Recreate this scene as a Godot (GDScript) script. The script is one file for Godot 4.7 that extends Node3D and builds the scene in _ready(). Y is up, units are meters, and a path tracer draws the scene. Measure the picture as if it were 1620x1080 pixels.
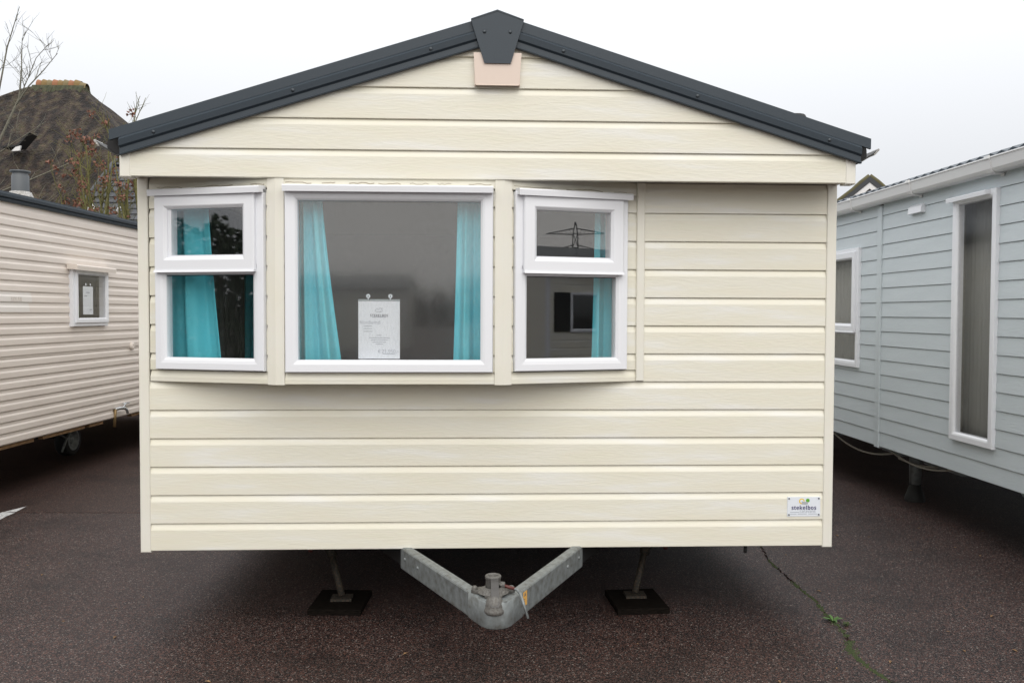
extends Node3D

# ------------------------------------------------------------------ state
var X := Transform3D()                 # transform applied to every vertex that is added
var M := {}                            # materials by name
var taken := {}                        # names used at top level
var rng := RandomNumberGenerator.new()

# ------------------------------------------------------------------ mesh helpers
# Shapes are written in (along, up, out) axes: x to the right, y up, z towards the viewer.
func new_st(flat := true) -> SurfaceTool:
	var st := SurfaceTool.new()
	st.begin(Mesh.PRIMITIVE_TRIANGLES)
	st.set_smooth_group(-1 if flat else 0)
	return st

func tri(st: SurfaceTool, a: Vector3, b: Vector3, c: Vector3) -> void:   # counter-clockwise seen from the front
	st.add_vertex(X * a); st.add_vertex(X * c); st.add_vertex(X * b)

func quad(st: SurfaceTool, a: Vector3, b: Vector3, c: Vector3, d: Vector3) -> void:
	tri(st, a, b, c); tri(st, a, c, d)

func box(st: SurfaceTool, lo: Vector3, hi: Vector3) -> void:
	var p := []
	for i in 8:
		p.append(Vector3(hi.x if i & 1 else lo.x, hi.y if i & 2 else lo.y, hi.z if i & 4 else lo.z))
	quad(st, p[4], p[5], p[7], p[6]); quad(st, p[1], p[0], p[2], p[3])
	quad(st, p[5], p[1], p[3], p[7]); quad(st, p[0], p[4], p[6], p[2])
	quad(st, p[6], p[7], p[3], p[2]); quad(st, p[0], p[1], p[5], p[4])

# Box whose front edges (towards +z) are chamfered.
func cbox(st: SurfaceTool, lo: Vector3, hi: Vector3, b: float) -> void:
	var z := hi.z - b
	var o := [Vector3(lo.x, lo.y, z), Vector3(hi.x, lo.y, z), Vector3(hi.x, hi.y, z), Vector3(lo.x, hi.y, z)]
	var i := [Vector3(lo.x + b, lo.y + b, hi.z), Vector3(hi.x - b, lo.y + b, hi.z), Vector3(hi.x - b, hi.y - b, hi.z), Vector3(lo.x + b, hi.y - b, hi.z)]
	var k := [Vector3(lo.x, lo.y, lo.z), Vector3(hi.x, lo.y, lo.z), Vector3(hi.x, hi.y, lo.z), Vector3(lo.x, hi.y, lo.z)]
	quad(st, i[0], i[1], i[2], i[3])
	for n in 4:
		var m := (n + 1) % 4
		quad(st, o[n], o[m], i[m], i[n]); quad(st, k[n], k[m], o[m], o[n])
	quad(st, k[1], k[0], k[3], k[2])

# A closed profile of (out, up) points, run along x; the ends lie at xl(up) and xr(up) = ends given as [x at up = 0, slope].
func run(st: SurfaceTool, prof: Array, el: Vector2, er: Vector2, lim := 1e6) -> void:
	var n := prof.size()
	var a := []
	var b := []
	var poly := PackedVector2Array()
	for p in prof:
		a.append(Vector3(maxf(el.x + el.y * p.y, -lim), p.y, p.x)); b.append(Vector3(minf(er.x + er.y * p.y, lim), p.y, p.x)); poly.append(p)
	for i in n:
		var j := (i + 1) % n
		quad(st, a[i], b[i], b[j], a[j])
	var t := Geometry2D.triangulate_polygon(poly)
	for i in range(0, t.size(), 3):
		tri(st, a[t[i]], a[t[i + 1]], a[t[i + 2]]); tri(st, b[t[i]], b[t[i + 2]], b[t[i + 1]])

# A flat polygon (x, y) with thickness from z0 to z1.
func slab(st: SurfaceTool, pts: Array, z0: float, z1: float) -> void:
	var poly := PackedVector2Array(pts)
	var t := Geometry2D.triangulate_polygon(poly)
	var n := poly.size()
	for i in range(0, t.size(), 3):
		var p := [poly[t[i]], poly[t[i + 1]], poly[t[i + 2]]]
		tri(st, Vector3(p[0].x, p[0].y, z1), Vector3(p[1].x, p[1].y, z1), Vector3(p[2].x, p[2].y, z1))
		tri(st, Vector3(p[0].x, p[0].y, z0), Vector3(p[2].x, p[2].y, z0), Vector3(p[1].x, p[1].y, z0))
	for i in n:
		var p0 := poly[i]
		var p1 := poly[(i + 1) % n]
		quad(st, Vector3(p0.x, p0.y, z0), Vector3(p1.x, p1.y, z0), Vector3(p1.x, p1.y, z1), Vector3(p0.x, p0.y, z1))

# A rectangular ring with mitred corners: profile of (inset, out) points from the outer edge inwards.
func ring(st: SurfaceTool, x0: float, y0: float, x1: float, y1: float, prof: Array) -> void:
	for i in prof.size() - 1:
		var p: Vector2 = prof[i]
		var q: Vector2 = prof[i + 1]
		var a := [Vector3(x0 + p.x, y0 + p.x, p.y), Vector3(x1 - p.x, y0 + p.x, p.y), Vector3(x1 - p.x, y1 - p.x, p.y), Vector3(x0 + p.x, y1 - p.x, p.y)]
		var b := [Vector3(x0 + q.x, y0 + q.x, q.y), Vector3(x1 - q.x, y0 + q.x, q.y), Vector3(x1 - q.x, y1 - q.x, q.y), Vector3(x0 + q.x, y1 - q.x, q.y)]
		for n in 4:
			var m := (n + 1) % 4
			quad(st, a[n], a[m], b[m], b[n])

func tube(st: SurfaceTool, pts: Array, rad: Array, sides := 8, caps := true) -> void:
	var rings := []
	var n := pts.size()
	var side := Vector3.ZERO
	for i in n:
		var d: Vector3 = (pts[mini(i + 1, n - 1)] - pts[maxi(i - 1, 0)]).normalized()
		if side == Vector3.ZERO:
			side = d.cross(Vector3.UP if absf(d.y) < 0.9 else Vector3.RIGHT).normalized()
		side = (side - d * side.dot(d)).normalized()
		var other := d.cross(side)
		var r := []
		for k in sides:
			var a := TAU * k / sides
			r.append(pts[i] + (side * cos(a) + other * sin(a)) * rad[mini(i, rad.size() - 1)])
		rings.append(r)
	for i in n - 1:
		for k in sides:
			var m := (k + 1) % sides
			quad(st, rings[i][k], rings[i][m], rings[i + 1][m], rings[i + 1][k])
	if caps:
		for k in range(1, sides - 1):
			tri(st, rings[0][0], rings[0][k + 1], rings[0][k]); tri(st, rings[n - 1][0], rings[n - 1][k], rings[n - 1][k + 1])

# Profile of (radius, height) points turned round the y axis at c.
func lathe(st: SurfaceTool, c: Vector3, prof: Array, segs := 16) -> void:
	for i in prof.size() - 1:
		var p: Vector2 = prof[i]
		var q: Vector2 = prof[i + 1]
		for k in segs:
			var a := TAU * k / segs
			var b := TAU * (k + 1) / segs
			var p0 := c + Vector3(cos(a) * p.x, p.y, -sin(a) * p.x)
			var p1 := c + Vector3(cos(b) * p.x, p.y, -sin(b) * p.x)
			var q0 := c + Vector3(cos(a) * q.x, q.y, -sin(a) * q.x)
			var q1 := c + Vector3(cos(b) * q.x, q.y, -sin(b) * q.x)
			if p.x < 1e-5: tri(st, p0, q1, q0)
			elif q.x < 1e-5: tri(st, p0, p1, q0)
			else: quad(st, p0, p1, q1, q0)

func done(st: SurfaceTool, called: String, m: Material, parent: Node3D) -> MeshInstance3D:
	st.generate_normals()
	var o := MeshInstance3D.new()
	o.mesh = st.commit()
	o.material_override = m
	o.name = called
	parent.add_child(o, true)
	return o

func text(called: String, s: String, height: float, m: Material, parent: Node3D, xf: Transform3D, bold := false, depth := 0.0006) -> MeshInstance3D:
	var f := SystemFont.new()
	f.font_names = PackedStringArray(["Droid Sans"])
	if bold: f.font_weight = 700
	var t := TextMesh.new()
	t.text = s; t.font = f; t.font_size = 64; t.pixel_size = height / 46.0; t.depth = depth
	var o := MeshInstance3D.new()
	o.mesh = t; o.material_override = m; o.name = called
	parent.add_child(o, true)
	o.transform = xf
	return o

func numbered(called: String) -> String:
	if not taken.has(called):
		taken[called] = 0
		return called
	taken[called] += 1
	return "%s_%03d" % [called, taken[called]]

func thing(called: String, label: String, category: String, at := Vector3.ZERO, turn := 0.0, group := "") -> Node3D:
	var o := Node3D.new()
	o.name = numbered(called)
	add_child(o)
	o.position = at
	o.rotation.y = turn
	o.set_meta("label", label); o.set_meta("category", category)
	if group: o.set_meta("group", group)
	return o

func part(called: String, parent: Node3D) -> Node3D:
	var o := Node3D.new()
	o.name = called
	parent.add_child(o, true)
	return o

func setting(o: Node3D) -> Node3D:
	o.set_meta("kind", "structure")
	return o

# ------------------------------------------------------------------ materials
func lin(r: float, g: float, b: float) -> Color:
	return Color(r, g, b).linear_to_srgb()

func mat(called: String, c: Color, rough := 0.5, metal := 0.0) -> StandardMaterial3D:
	var m := StandardMaterial3D.new()
	m.albedo_color = c; m.roughness = rough; m.metallic = metal
	M[called] = m
	return m

func tri_map(m: StandardMaterial3D, scale: Vector3, world := true) -> void:
	m.uv1_triplanar = true; m.uv1_world_triplanar = world; m.uv1_scale = scale; m.uv1_triplanar_sharpness = 6.0

func noise_img(kind: int, freq: float, octaves: int, seed_: int, size: int, fractal := FastNoiseLite.FRACTAL_FBM) -> Image:
	var n := FastNoiseLite.new()
	n.noise_type = kind; n.frequency = freq; n.seed = seed_
	n.fractal_type = fractal; n.fractal_octaves = octaves
	return n.get_seamless_image(size, size)

# Colour texture: grey image run through stops [[value, Color(linear)], ...]
func ramp_img(src: Image, stops: Array) -> ImageTexture:
	var lut := PackedByteArray()
	for v in 256:
		var t := v / 255.0
		var c: Color = stops[0][1]
		for i in stops.size() - 1:
			if t >= stops[i][0]:
				c = stops[i][1].lerp(stops[i + 1][1], clampf((t - stops[i][0]) / maxf(stops[i + 1][0] - stops[i][0], 1e-4), 0, 1))
		c = c.linear_to_srgb()
		lut.append_array([int(c.r * 255), int(c.g * 255), int(c.b * 255)])
	var d := src.get_data()
	var out := PackedByteArray()
	out.resize(d.size() * 3)
	for i in d.size():
		var k := d[i] * 3
		out[i * 3] = lut[k]; out[i * 3 + 1] = lut[k + 1]; out[i * 3 + 2] = lut[k + 2]
	return ImageTexture.create_from_image(Image.create_from_data(src.get_width(), src.get_height(), false, Image.FORMAT_RGB8, out))

func relief(m: StandardMaterial3D, img: Image, cm: float) -> void:
	m.heightmap_enabled = true; m.heightmap_texture = ImageTexture.create_from_image(img); m.heightmap_scale = cm

func make_materials() -> void:
	var grain := noise_img(FastNoiseLite.TYPE_SIMPLEX_SMOOTH, 0.022, 3, 5, 1024, FastNoiseLite.FRACTAL_RIDGED)
	var stain := noise_img(FastNoiseLite.TYPE_SIMPLEX_SMOOTH, 0.008, 4, 11, 512)
	# cream foiled plastic boards with embossed wood grain; the colour drifts between cream and a paler tone
	var cl := mat("cream_board", Color.WHITE, 0.42)
	cl.albedo_texture = ramp_img(stain, [[0.0, Color(0.755, 0.725, 0.60)], [0.45, Color(0.765, 0.74, 0.635)], [0.65, Color(0.77, 0.75, 0.655)], [0.85, Color(0.785, 0.775, 0.715)], [1.0, Color(0.79, 0.785, 0.74)]])
	tri_map(cl, Vector3(0.28, 1.9, 0.28))
	relief(cl, grain, 0.06)
	var cf := mat("cream_flat", Color.WHITE, 0.36)
	cf.albedo_texture = ramp_img(stain, [[0.0, Color(0.76, 0.735, 0.64)], [1.0, Color(0.78, 0.765, 0.70)]])
	tri_map(cf, Vector3(0.9, 0.5, 0.9))
	var gb := mat("grey_board", Color.WHITE, 0.5)
	gb.albedo_texture = ramp_img(stain, [[0.0, Color(0.52, 0.575, 0.605)], [1.0, Color(0.57, 0.625, 0.655)]])
	tri_map(gb, Vector3(0.28, 1.9, 0.28))
	relief(gb, grain, 0.10)
	mat("grey_trim", lin(0.545, 0.60, 0.63), 0.4)
	var al := mat("beige_sheet", Color.WHITE, 0.38)
	al.albedo_texture = ramp_img(stain, [[0.0, Color(0.70, 0.63, 0.57)], [1.0, Color(0.76, 0.69, 0.63)]])
	tri_map(al, Vector3(0.3, 0.8, 0.3))
	mat("beige_trim", lin(0.74, 0.67, 0.61), 0.4)
	mat("pale_film", lin(0.76, 0.72, 0.68), 0.45)
	mat("faded_letter", lin(0.66, 0.60, 0.55), 0.45)
	mat("upvc", lin(0.80, 0.815, 0.855), 0.28)
	mat("old_sealant", lin(0.36, 0.30, 0.23), 0.9)
	mat("gasket", lin(0.02, 0.02, 0.022), 0.6)
	var rs := mat("roof_steel", lin(0.034, 0.047, 0.061), 0.40)
	rs.metallic_specular = 0.43
	relief(rs, noise_img(FastNoiseLite.TYPE_SIMPLEX, 0.2, 2, 21, 256), 0.02)
	tri_map(rs, Vector3(3, 3, 3))
	mat("rubber", lin(0.015, 0.015, 0.016), 0.7)
	mat("screw_dark", lin(0.05, 0.06, 0.07), 0.3, 0.3)
	mat("screw_brown", lin(0.05, 0.035, 0.025), 0.5)
	mat("vent_beige", lin(0.72, 0.60, 0.52), 0.45)
	mat("gutter_white", lin(0.70, 0.70, 0.70), 0.35)
	var gg := mat("gutter_stained", Color.WHITE, 0.5)
	gg.albedo_texture = ramp_img(noise_img(FastNoiseLite.TYPE_SIMPLEX, 0.03, 4, 33, 256), [[0.0, Color(0.12, 0.11, 0.10)], [0.45, Color(0.35, 0.34, 0.32)], [1.0, Color(0.6, 0.6, 0.59)]])
	tri_map(gg, Vector3(6, 6, 2))
	mat("gutter_dark", lin(0.035, 0.033, 0.03), 0.6)
	# glass
	var gl := mat("glass", Color(0.30, 0.36, 0.36, 0.004), 0.0)
	gl.transparency = BaseMaterial3D.TRANSPARENCY_ALPHA
	var mg := mat("misted_glass", Color(0.93, 0.95, 0.96, 0.004), 0.25)
	mg.transparency = BaseMaterial3D.TRANSPARENCY_ALPHA
	var wg := mat("wet_glass", Color(0.93, 0.95, 0.96, 0.003), 0.25)
	wg.transparency = BaseMaterial3D.TRANSPARENCY_ALPHA
	wg.roughness_texture = ramp_img(noise_img(FastNoiseLite.TYPE_SIMPLEX, 0.05, 5, 45, 512), [[0.0, Color(0.01, 0.01, 0.01)], [0.5, Color(0.03, 0.03, 0.03)], [1.0, Color(0.12, 0.12, 0.12)]])
	wg.uv1_triplanar = true; wg.uv1_world_triplanar = true; wg.uv1_scale = Vector3(6, 1.6, 6)
	mg.roughness_texture = ramp_img(noise_img(FastNoiseLite.TYPE_SIMPLEX, 0.03, 4, 44, 512), [[0.0, Color(0.04, 0.04, 0.04)], [0.5, Color(0.16, 0.16, 0.16)], [1.0, Color(0.8, 0.8, 0.8)]])
	tri_map(mg, Vector3(7.0, 1.1, 7.0))
	# interior
	mat("lining", lin(0.09, 0.075, 0.06), 0.7)
	mat("carpet", lin(0.12, 0.10, 0.09), 0.9)
	var cu := mat("curtain", lin(0.12, 0.60, 0.70), 0.8)
	cu.backlight = Color(0.25, 0.5, 0.55)
	relief(cu, noise_img(FastNoiseLite.TYPE_SIMPLEX, 0.2, 2, 60, 256), 0.05)
	tri_map(cu, Vector3(6, 3, 6))
	var sh := mat("net_curtain", lin(0.17, 0.17, 0.16), 0.9)
	sh.backlight = Color(0.4, 0.4, 0.4)
	mat("paper", lin(0.74, 0.78, 0.83), 0.6)
	mat("ink", lin(0.10, 0.11, 0.14), 0.6)
	mat("ink_pale", lin(0.36, 0.39, 0.45), 0.6)
	mat("plate_white", lin(0.76, 0.80, 0.86), 0.25)
	mat("ink_blue", lin(0.035, 0.03, 0.13), 0.4)
	mat("logo_yellow", lin(0.78, 0.55, 0.06), 0.4)
	mat("logo_green", lin(0.12, 0.40, 0.04), 0.4)
	mat("logo_grey", lin(0.42, 0.44, 0.47), 0.4)
	mat("sticker_green", lin(0.22, 0.55, 0.05), 0.4)
	mat("sticker_orange", lin(0.72, 0.40, 0.10), 0.5)
	# galvanised steel, dulled and dirty in patches
	var gv := mat("galvanised", Color.WHITE, 0.5, 0.35)
	gv.albedo_texture = ramp_img(noise_img(FastNoiseLite.TYPE_SIMPLEX, 0.02, 5, 70, 512), [[0.0, Color(0.13, 0.125, 0.11)], [0.3, Color(0.20, 0.215, 0.215)], [0.7, Color(0.25, 0.275, 0.28)], [1.0, Color(0.31, 0.33, 0.335)]])
	tri_map(gv, Vector3(1.6, 1.6, 1.6))
	var ci := mat("cast_iron", Color.WHITE, 0.6, 0.3)
	ci.albedo_texture = ramp_img(noise_img(FastNoiseLite.TYPE_SIMPLEX, 0.05, 4, 72, 256), [[0.0, Color(0.10, 0.09, 0.08)], [0.5, Color(0.145, 0.14, 0.13)], [1.0, Color(0.19, 0.185, 0.175)]])
	tri_map(ci, Vector3(5, 5, 5))
	relief(ci, noise_img(FastNoiseLite.TYPE_SIMPLEX, 0.1, 3, 73, 256), 0.015)
	mat("worn_iron", lin(0.085, 0.082, 0.08), 0.5, 0.4)
	var rt := mat("rusty_steel", Color.WHITE, 0.75, 0.1)
	rt.albedo_texture = ramp_img(noise_img(FastNoiseLite.TYPE_SIMPLEX, 0.04, 4, 74, 256), [[0.0, Color(0.010, 0.009, 0.008)], [0.5, Color(0.028, 0.027, 0.020)], [0.75, Color(0.055, 0.030, 0.018)], [1.0, Color(0.11, 0.105, 0.085)]])
	tri_map(rt, Vector3(5, 5, 5))
	mat("red_grip", lin(0.10, 0.025, 0.02), 0.5)
	mat("chrome", lin(0.55, 0.57, 0.58), 0.25, 0.8)
	mat("brass", lin(0.25, 0.17, 0.08), 0.4, 0.6)
	mat("black_steel", lin(0.012, 0.012, 0.012), 0.7)
	mat("cable", lin(0.38, 0.36, 0.32), 0.6)
	mat("duct", lin(0.30, 0.34, 0.36), 0.6)
	mat("flue_grey", lin(0.11, 0.12, 0.13), 0.5)
	var wd := mat("raw_timber", Color.WHITE, 0.8)
	wd.albedo_texture = ramp_img(noise_img(FastNoiseLite.TYPE_SIMPLEX, 0.03, 4, 80, 256), [[0.0, Color(0.13, 0.07, 0.03)], [1.0, Color(0.36, 0.22, 0.11)]])
	tri_map(wd, Vector3(8, 8, 1.0))
	var wp := mat("dark_timber", Color.WHITE, 0.85)
	wp.albedo_texture = ramp_img(noise_img(FastNoiseLite.TYPE_SIMPLEX, 0.03, 4, 81, 256), [[0.0, Color(0.004, 0.0035, 0.003)], [1.0, Color(0.013, 0.010, 0.008)]])
	wp.metallic_specular = 0.15
	tri_map(wp, Vector3(2, 8, 8))
	# asphalt with red-brown, grey and a few white stones in black binder
	var cells := FastNoiseLite.new()
	cells.noise_type = FastNoiseLite.TYPE_CELLULAR; cells.frequency = 0.34; cells.seed = 90
	cells.fractal_type = FastNoiseLite.FRACTAL_NONE
	cells.cellular_return_type = FastNoiseLite.RETURN_CELL_VALUE
	cells.cellular_jitter = 1.0
	var stones := cells.get_image(1536, 1536)
	cells.cellular_return_type = FastNoiseLite.RETURN_DISTANCE
	var bumps := cells.get_image(1536, 1536, true)
	var asphalt := [[0.0, Color(0.0055, 0.0043, 0.0043)], [0.30, Color(0.015, 0.0102, 0.0098)], [0.50, Color(0.031, 0.0195, 0.018)], [0.66, Color(0.066, 0.034, 0.028)], [0.80, Color(0.112, 0.052, 0.039)], [0.90, Color(0.085, 0.063, 0.058)], [0.965, Color(0.135, 0.11, 0.10)], [0.99, Color(0.24, 0.21, 0.19)], [1.0, Color(0.34, 0.31, 0.28)]]
	var st_tex := ramp_img(stones, asphalt)
	var worn := ramp_img(noise_img(FastNoiseLite.TYPE_SIMPLEX, 0.012, 5, 92, 512), [[0.0, Color(0.55, 0.53, 0.53)], [0.5, Color(0.95, 0.93, 0.92)], [1.0, Color(1, 1, 1)]])
	for k in 2:
		var ap := mat(["asphalt", "asphalt_old"][k], [Color.WHITE, lin(0.86, 0.76, 0.68)][k], 0.56)
		ap.metallic_specular = 0.40
		ap.albedo_texture = st_tex
		tri_map(ap, Vector3(0.34, 0.34, 0.34))
		relief(ap, bumps, 0.35)
		ap.heightmap_flip_texture = true
		ap.detail_enabled = true; ap.detail_albedo = worn; ap.detail_blend_mode = BaseMaterial3D.BLEND_MODE_MUL
		ap.detail_uv_layer = BaseMaterial3D.DETAIL_UV_2
		ap.uv2_triplanar = true; ap.uv2_world_triplanar = true; ap.uv2_scale = Vector3(0.19, 0.19, 0.19); ap.uv2_offset = Vector3(0.3 + k * 0.4, 0, 0.1)
	var rp := mat("road_paint", Color.WHITE, 0.6)
	rp.albedo_texture = ramp_img(noise_img(FastNoiseLite.TYPE_SIMPLEX, 0.06, 4, 95, 256), [[0.0, Color(0.20, 0.19, 0.18)], [0.3, Color(0.50, 0.50, 0.50)], [1.0, Color(0.72, 0.72, 0.72)]])
	tri_map(rp, Vector3(2, 2, 2))
	mat("moss", lin(0.036, 0.052, 0.015), 0.9)
	var lf := mat("weed_leaf", lin(0.07, 0.15, 0.03), 0.6)
	lf.backlight = Color(0.2, 0.35, 0.1)
	# buildings behind
	var th := mat("thatch", Color.WHITE, 0.95)
	th.albedo_texture = ramp_img(noise_img(FastNoiseLite.TYPE_SIMPLEX, 0.018, 6, 100, 512), [[0.0, Color(0.004, 0.003, 0.0025)], [0.36, Color(0.011, 0.0078, 0.006)], [0.52, Color(0.030, 0.020, 0.015)], [0.64, Color(0.052, 0.035, 0.026)], [0.74, Color(0.045, 0.040, 0.018)], [1.0, Color(0.13, 0.09, 0.068)]])
	tri_map(th, Vector3(0.30, 0.24, 0.30))
	relief(th, noise_img(FastNoiseLite.TYPE_SIMPLEX, 0.08, 4, 101, 512), 6.0)
	var td := mat("thatch_ridge", Color.WHITE, 0.95)
	td.albedo_texture = ramp_img(noise_img(FastNoiseLite.TYPE_SIMPLEX, 0.04, 5, 102, 256), [[0.0, Color(0.02, 0.022, 0.010)], [0.5, Color(0.045, 0.050, 0.022)], [1.0, Color(0.07, 0.06, 0.035)]])
	tri_map(td, Vector3(0.6, 0.6, 0.6))
	for k in 3:
		mat("clay_%d" % k, [lin(0.27, 0.12, 0.06), lin(0.20, 0.13, 0.05), lin(0.18, 0.14, 0.07)][k], 0.85)
		mat("slate_%d" % k, [lin(0.050, 0.053, 0.060), lin(0.064, 0.067, 0.074), lin(0.040, 0.043, 0.049)][k], 0.6)
	var bw := mat("brick_wall", Color.WHITE, 0.9)
	bw.albedo_texture = ramp_img(noise_img(FastNoiseLite.TYPE_SIMPLEX, 0.03, 5, 120, 256), [[0.0, Color(0.13, 0.08, 0.06)], [1.0, Color(0.26, 0.16, 0.12)]])
	tri_map(bw, Vector3(0.8, 0.8, 0.8))
	mat("white_paint", lin(0.74, 0.74, 0.74), 0.5)
	mat("mossy_verge", lin(0.10, 0.09, 0.045), 0.95)
	mat("dark_glass", lin(0.02, 0.025, 0.03), 0.08)
	var bk := mat("bark", Color.WHITE, 0.9)
	bk.albedo_texture = ramp_img(noise_img(FastNoiseLite.TYPE_SIMPLEX, 0.05, 4, 110, 256), [[0.0, Color(0.09, 0.085, 0.065)], [1.0, Color(0.24, 0.23, 0.18)]])
	tri_map(bk, Vector3(3, 1, 3))
	var gk := mat("green_bark", Color.WHITE, 0.85)
	gk.albedo_texture = ramp_img(noise_img(FastNoiseLite.TYPE_SIMPLEX, 0.05, 4, 111, 256), [[0.0, Color(0.07, 0.07, 0.022)], [1.0, Color(0.20, 0.185, 0.065)]])
	tri_map(gk, Vector3(3, 1, 3))
	var br := mat("dry_leaf", lin(0.21, 0.095, 0.065), 0.8)
	br.backlight = Color(0.25, 0.13, 0.08)
	mat("hedge_leaf", lin(0.03, 0.05, 0.022), 0.7)
	mat("wood_far", lin(0.035, 0.033, 0.025), 0.95)
	mat("pylon_steel", lin(0.16, 0.17, 0.18), 0.6, 0.2)

# ------------------------------------------------------------------ shared builders
const BOARD := 0.15
# (out, up) profile of one shiplap board from y0 to y1
func board_profile(y0: float, y1: float, deep := 0.020, bevel := 0.036) -> Array:
	var p := [Vector2(-0.012, y0), Vector2(deep - 0.002, y0), Vector2(deep, y0 + 0.0025)]
	if y1 - y0 > bevel + 0.02:
		p.append_array([Vector2(deep, y1 - bevel), Vector2(deep - 0.002, y1 - bevel + 0.007), Vector2(deep - 0.0120, y1 - 0.001), Vector2(-0.012, y1 - 0.001)])
	else:
		p.append_array([Vector2(deep, y1), Vector2(-0.012, y1)])
	return p

func plank(parent: Node3D, y0: float, y1: float, x0: float, x1: float, m: Material, deep := 0.020, bevel := 0.036, called := "plank") -> void:
	var st := new_st()
	run(st, board_profile(y0, y1, deep, bevel), Vector2(x0, 0), Vector2(x1, 0))
	done(st, called, m, parent)

func pane(w: Node3D, xf: Transform3D, x0: float, y0: float, x1: float, y1: float, misted := false, double := true) -> void:
	X = xf
	var st := new_st()
	box(st, Vector3(x0, y0, 0.004), Vector3(x1, y1, 0.008))
	done(st, "pane", M.glass if not misted else M.wet_glass if double else M.misted_glass, w)
	if double:
		st = new_st()
		box(st, Vector3(x0, y0, -0.014), Vector3(x1, y1, -0.010))
		done(st, "pane", M.misted_glass if misted else M.glass, w)
	# dark rubber seal round the glass
	st = new_st()
	ring(st, x0 - 0.002, y0 - 0.002, x1 + 0.002, y1 + 0.002, [Vector2(0, 0.012), Vector2(0.0035, 0.0125), Vector2(0.0035, -0.004)])
	done(st, "seal", M.gasket, w)

func drip(w: Node3D, xf: Transform3D, x0: float, x1: float, y: float, m: Material = null) -> void:
	X = xf
	var st := new_st()
	run(st, [Vector2(0.0, y - 0.01), Vector2(0.052, y - 0.012), Vector2(0.068, y - 0.016), Vector2(0.071, y + 0.012), Vector2(0.066, y + 0.018), Vector2(0.0, y + 0.026)], Vector2(x0, 0), Vector2(x1, 0))
	done(st, "drip_rail", m if m else M.upvc, w)

const FRAME := [Vector2(0, -0.02), Vector2(0, 0.026), Vector2(0.004, 0.030), Vector2(0.040, 0.030), Vector2(0.052, 0.026), Vector2(0.062, 0.016), Vector2(0.062, -0.03)]
const SASH := [Vector2(0, 0.028), Vector2(0, 0.046), Vector2(0.005, 0.051), Vector2(0.054, 0.051), Vector2(0.058, 0.049), Vector2(0.070, 0.037), Vector2(0.070, -0.03)]

# Two-light window: opening sash above, fixed pane below. Lower left corner at the origin of xf.
func casement(parent: Node3D, xf: Transform3D, w: float, h: float, sash: Rect2, low: Rect2, misted := false, double := true) -> Node3D:
	var n := part("window", parent)
	X = xf
	var st := new_st()
	var mid := low.end.y + 0.012
	# frame: outer ring, with the lower light's reveal and the rail between
	ring(st, 0, 0, w, h, [Vector2(0, -0.02), Vector2(0, 0.026), Vector2(0.004, 0.030), Vector2(0.034, 0.030)])
	ring(st, 0.034, 0.034, w - 0.034, low.end.y + 0.034, [Vector2(0, 0.030), Vector2(low.position.x - 0.034 - 0.012, 0.027), Vector2(low.position.x - 0.034, 0.017), Vector2(low.position.x - 0.034, -0.03)])
	box(st, Vector3(0.03, low.end.y + 0.0335, -0.01), Vector3(w - 0.03, sash.position.y + 0.03, 0.0295))
	ring(st, 0.032, sash.position.y + 0.01, w - 0.032, h - 0.02, [Vector2(0, 0.0295), Vector2(0.07, 0.0295), Vector2(0.07, -0.02)])
	done(st, "frame", M.upvc, n)
	st = new_st()
	ring(st, sash.position.x, sash.position.y, sash.end.x, sash.end.y, SASH)
	run(st, [Vector2(0.03, sash.position.y - 0.006), Vector2(0.058, sash.position.y - 0.008), Vector2(0.054, sash.position.y + 0.004), Vector2(0.03, sash.position.y + 0.004)], Vector2(sash.position.x, 0), Vector2(sash.end.x, 0))
	done(st, "sash", M.upvc, n)
	pane(n, xf * Transform3D(Basis(), Vector3(0, 0, 0.021)), sash.position.x + 0.068, sash.position.y + 0.068, sash.end.x - 0.068, sash.end.y - 0.068, misted, double)
	pane(n, xf, low.position.x - 0.002, low.position.y - 0.002, low.end.x + 0.002, low.end.y + 0.002, misted, double)
	return n

func fixed_window(parent: Node3D, xf: Transform3D, w: float, h: float, misted := false, double := true) -> Node3D:
	var n := part("window", parent)
	X = xf
	var st := new_st()
	ring(st, 0, 0, w, h, FRAME)
	done(st, "frame", M.upvc, n)
	pane(n, xf, 0.060, 0.060, w - 0.060, h - 0.060, misted, double)
	return n

var screw_meshes := {}
# One round-headed screw as a part of its own; alike screws share a mesh. p is in the axes of X.
func screw_part(parent: Node3D, p: Vector3, r: float, m: Material, called := "screw", down := false) -> void:
	if not screw_meshes.has(r):
		var keep := X
		X = Transform3D()
		var st := new_st(false)
		screw(st, Vector3.ZERO, r)
		X = keep
		st.generate_normals()
		screw_meshes[r] = st.commit()
	var o := MeshInstance3D.new()
	o.mesh = screw_meshes[r]
	o.material_override = m
	o.name = called
	parent.add_child(o, true)
	o.transform = X * Transform3D(Basis(Vector3.RIGHT, PI / 2) if down else Basis(), p)
	o.transform.basis = o.transform.basis.orthonormalized()

func screw(st: SurfaceTool, p: Vector3, r := 0.007) -> void:
	var keep := X
	X = X * Transform3D(Basis(Vector3.RIGHT, PI / 2), p)
	lathe(st, Vector3.ZERO, [Vector2(r, -0.001), Vector2(r, 0.003), Vector2(r * 0.6, 0.0055), Vector2(0, 0.006)], 8)
	X = keep

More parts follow.
